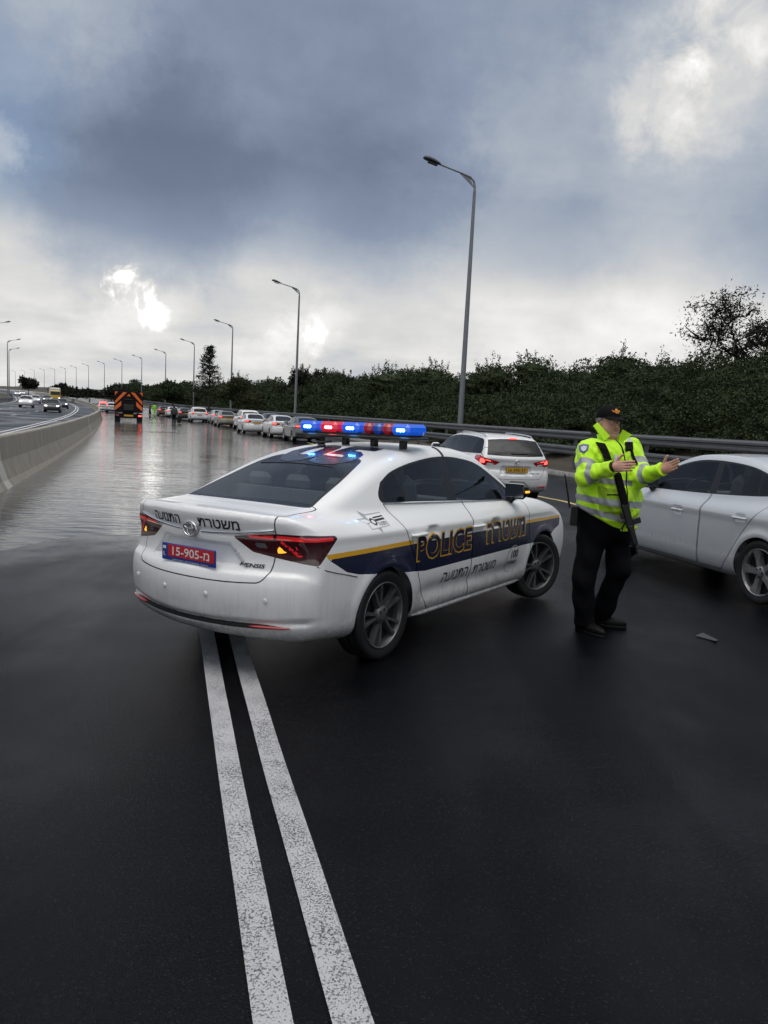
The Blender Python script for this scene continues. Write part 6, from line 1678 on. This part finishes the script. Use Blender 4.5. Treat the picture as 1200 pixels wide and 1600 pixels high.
for px, D, yt, w, lb in ((185, 175, 604, 7, 'dark tree beyond the bend, directly behind the chevron truck'), (120, 215, 606, 8, 'dark tree by the bend, left of the chevron truck'), (95, 250, 600, 6, 'dark pointed tree far up the bend above the oncoming cars'), (44, 300, 590, 6.5, 'small dark tree at the far left beside the top of the road'), (140, 235, 609, 9, 'low dark tree in the far line above the bend')):
    hy = 800 - CAM_F * math.tan(CAM_PITCH) + (px - 600) * CAM_ROLL; shrub('tree', lb, px, D, CAM_H + (hy - yt) * D / CAM_F, w, M['leaf2'], 'dark trees beyond the bend', n=5, dens=3000)
def branchy(name, label, base, fork, clumps, rad, m, leaf, per, wind=(0, 0, 0), r0=.16):
    """open-crowned tree: limbs grown out to each leaf clump"""
    o = empty(name, base); tag(o, label, 'tree'); fork = np.asarray(fork, float) - base
    nodes = [np.zeros(3), fork * .5 + [.08, .05, 0], fork]; b = MB(); b.tube([(0, 0, -.3), nodes[1], nodes[2]], [r0, r0 * .8, r0 * .55], 8, up=(1, 0, 0)); node = [fork]
    cl = sorted([np.asarray(c, float) - base for c in clumps], key=lambda c: np.linalg.norm(c - fork))
    Cs = []; Dr = []
    for c in cl:
        p = min(node, key=lambda q: np.linalg.norm(q - c) + .35 * np.linalg.norm(q - fork)); mid = (p + c) / 2 + rng.normal(size=3) * .12 * np.linalg.norm(c - p) + [0, 0, -.05]
        w0 = max(.012, r0 * .42 * (1 - np.linalg.norm(p - fork) / 6.)); ts = np.linspace(0, 1, 6)[:, None]; path = (1-ts)**2*p + 2*ts*(1-ts)*mid + ts**2*c
        b.tube(path, np.linspace(w0, .010, 6), 5); node += [mid, c, path[2], path[4]]
        for q in np.concatenate([path[2:], [c] * 3]):
            k = int(per / 7); C = q + rng.normal(size=(k, 3)) * rad * [1, 1, .75]; Cs.append(C); Dr.append(np.tile(np.asarray(wind, float), (k, 1)))
    b.build('trunk', M['bark'], o); V, F = leaves(np.concatenate(Cs), leaf, 3.4, dirs=np.concatenate(Dr)); mesh_np('crown', V, F, m, o, smooth=False); return o
def cloud_of(px, py, D, rx, ry, n):
    out = []
    for _ in range(n):
        u = rng.normal(size=3); u /= np.linalg.norm(u); q = u * rng.random() ** .45; out.append(at(px + q[0] * rx, py + q[1] * ry, D + q[2] * 1.2))
    return out
gb_ = lambda px, D: np.array([*at(px, 600, D)[:2], float(ground_z(*locate(px, D)))])
branchy('tree', 'wind-blown open-crowned tree standing above the scrub at the right', gb_(1172, 34), at(1150, 545, 34), cloud_of(1108, 508, 34, 44, 42, 30) + cloud_of(1148, 478, 34, 38, 33, 26) + cloud_of(1150, 545, 34, 66, 40, 44), .24, M['leaf2'], .15, 52, wind=(.9, 0, .25))
branchy('tree', 'second open-crowned tree cut off by the right picture edge', gb_(1215, 32), at(1212, 560, 32), cloud_of(1196, 530, 32, 30, 46, 34) + cloud_of(1240, 520, 32, 40, 50, 20), .24, M['leaf2'], .15, 56, wind=(.9, 0, .25))
# the conifer: whorls of drooping limbs, thin at the top
def conifer(px, D, yt, label):
    hy = 800 - CAM_F * math.tan(CAM_PITCH) + (px - 600) * CAM_ROLL; base = gb_(px, D); H = CAM_H + (hy - yt) * D / CAM_F - base[2]
    o = empty('conifer_tree', base); tag(o, label, 'tree'); b = MB(); b.tube([(0, 0, -.2), (.05, 0, H * .5), (0, 0, H * .97)], [.2, .12, .03], 7, up=(1, 0, 0)); Cs = []; Dr = []
    z = H * .30
    while z < H * .97:
        f = (z / H - .30) / .70; R = 2.35 * (1 - f) ** .75 * rng.uniform(.6, 1.12) + .15
        for k in range(4):
            a = rng.uniform(0, 2*math.pi); d = np.array([math.cos(a), math.sin(a), rng.uniform(-.05, .45)]); e = np.array([0, 0, z]) + d * R
            b.tube([(0, 0, z), np.array([0, 0, z]) + d * R * .6 + [0, 0, .05], e], [.05, .03, .01], 4)
            tt = rng.random(60)[:, None] ** .7; C = np.array([0, 0, z]) + d * R * tt + rng.normal(size=(60, 3)) * [.22, .22, .13]; Cs.append(C); Dr.append(np.tile(d, (60, 1)))
        z += H * .036
    b.build('trunk', M['bark'], o); V, F = leaves(np.concatenate(Cs), .30, 3., dirs=np.concatenate(Dr)); mesh_np('crown', V, F, M['leaf3'], o, smooth=False)
conifer(327, 118, 540, 'tall thin-topped conifer rising beside the third street lamp')
# ---------------------------------------------------------------- litter on the road
b = MB(); P3 = np.array([(1086, 994), (1098, 991), (1122, 1001), (1118, 1004), (1108, 1000)], float)
pts = []
for i, (x, y) in enumerate(P3):
    d = at(x, y, 1.) - np.array([0, 0, CAM_H]); gz_ = float(ground_z(*locate(1100, 6.4))) + .006; t_ = (gz_ - CAM_H) / d[2]; q = d * t_ + np.array([0, 0, CAM_H]); q[2] = gz_ + .002 + .008 * (i % 2); pts.append(q)
b.slab(pts, (0, 0, 1), .004); o = b.build('litter', mat('wet_paper', (.055, .058, .064), .5, spec=.2)); tag(o, 'flat scrap of grey litter lying on the wet road in front of the officer', 'litter')
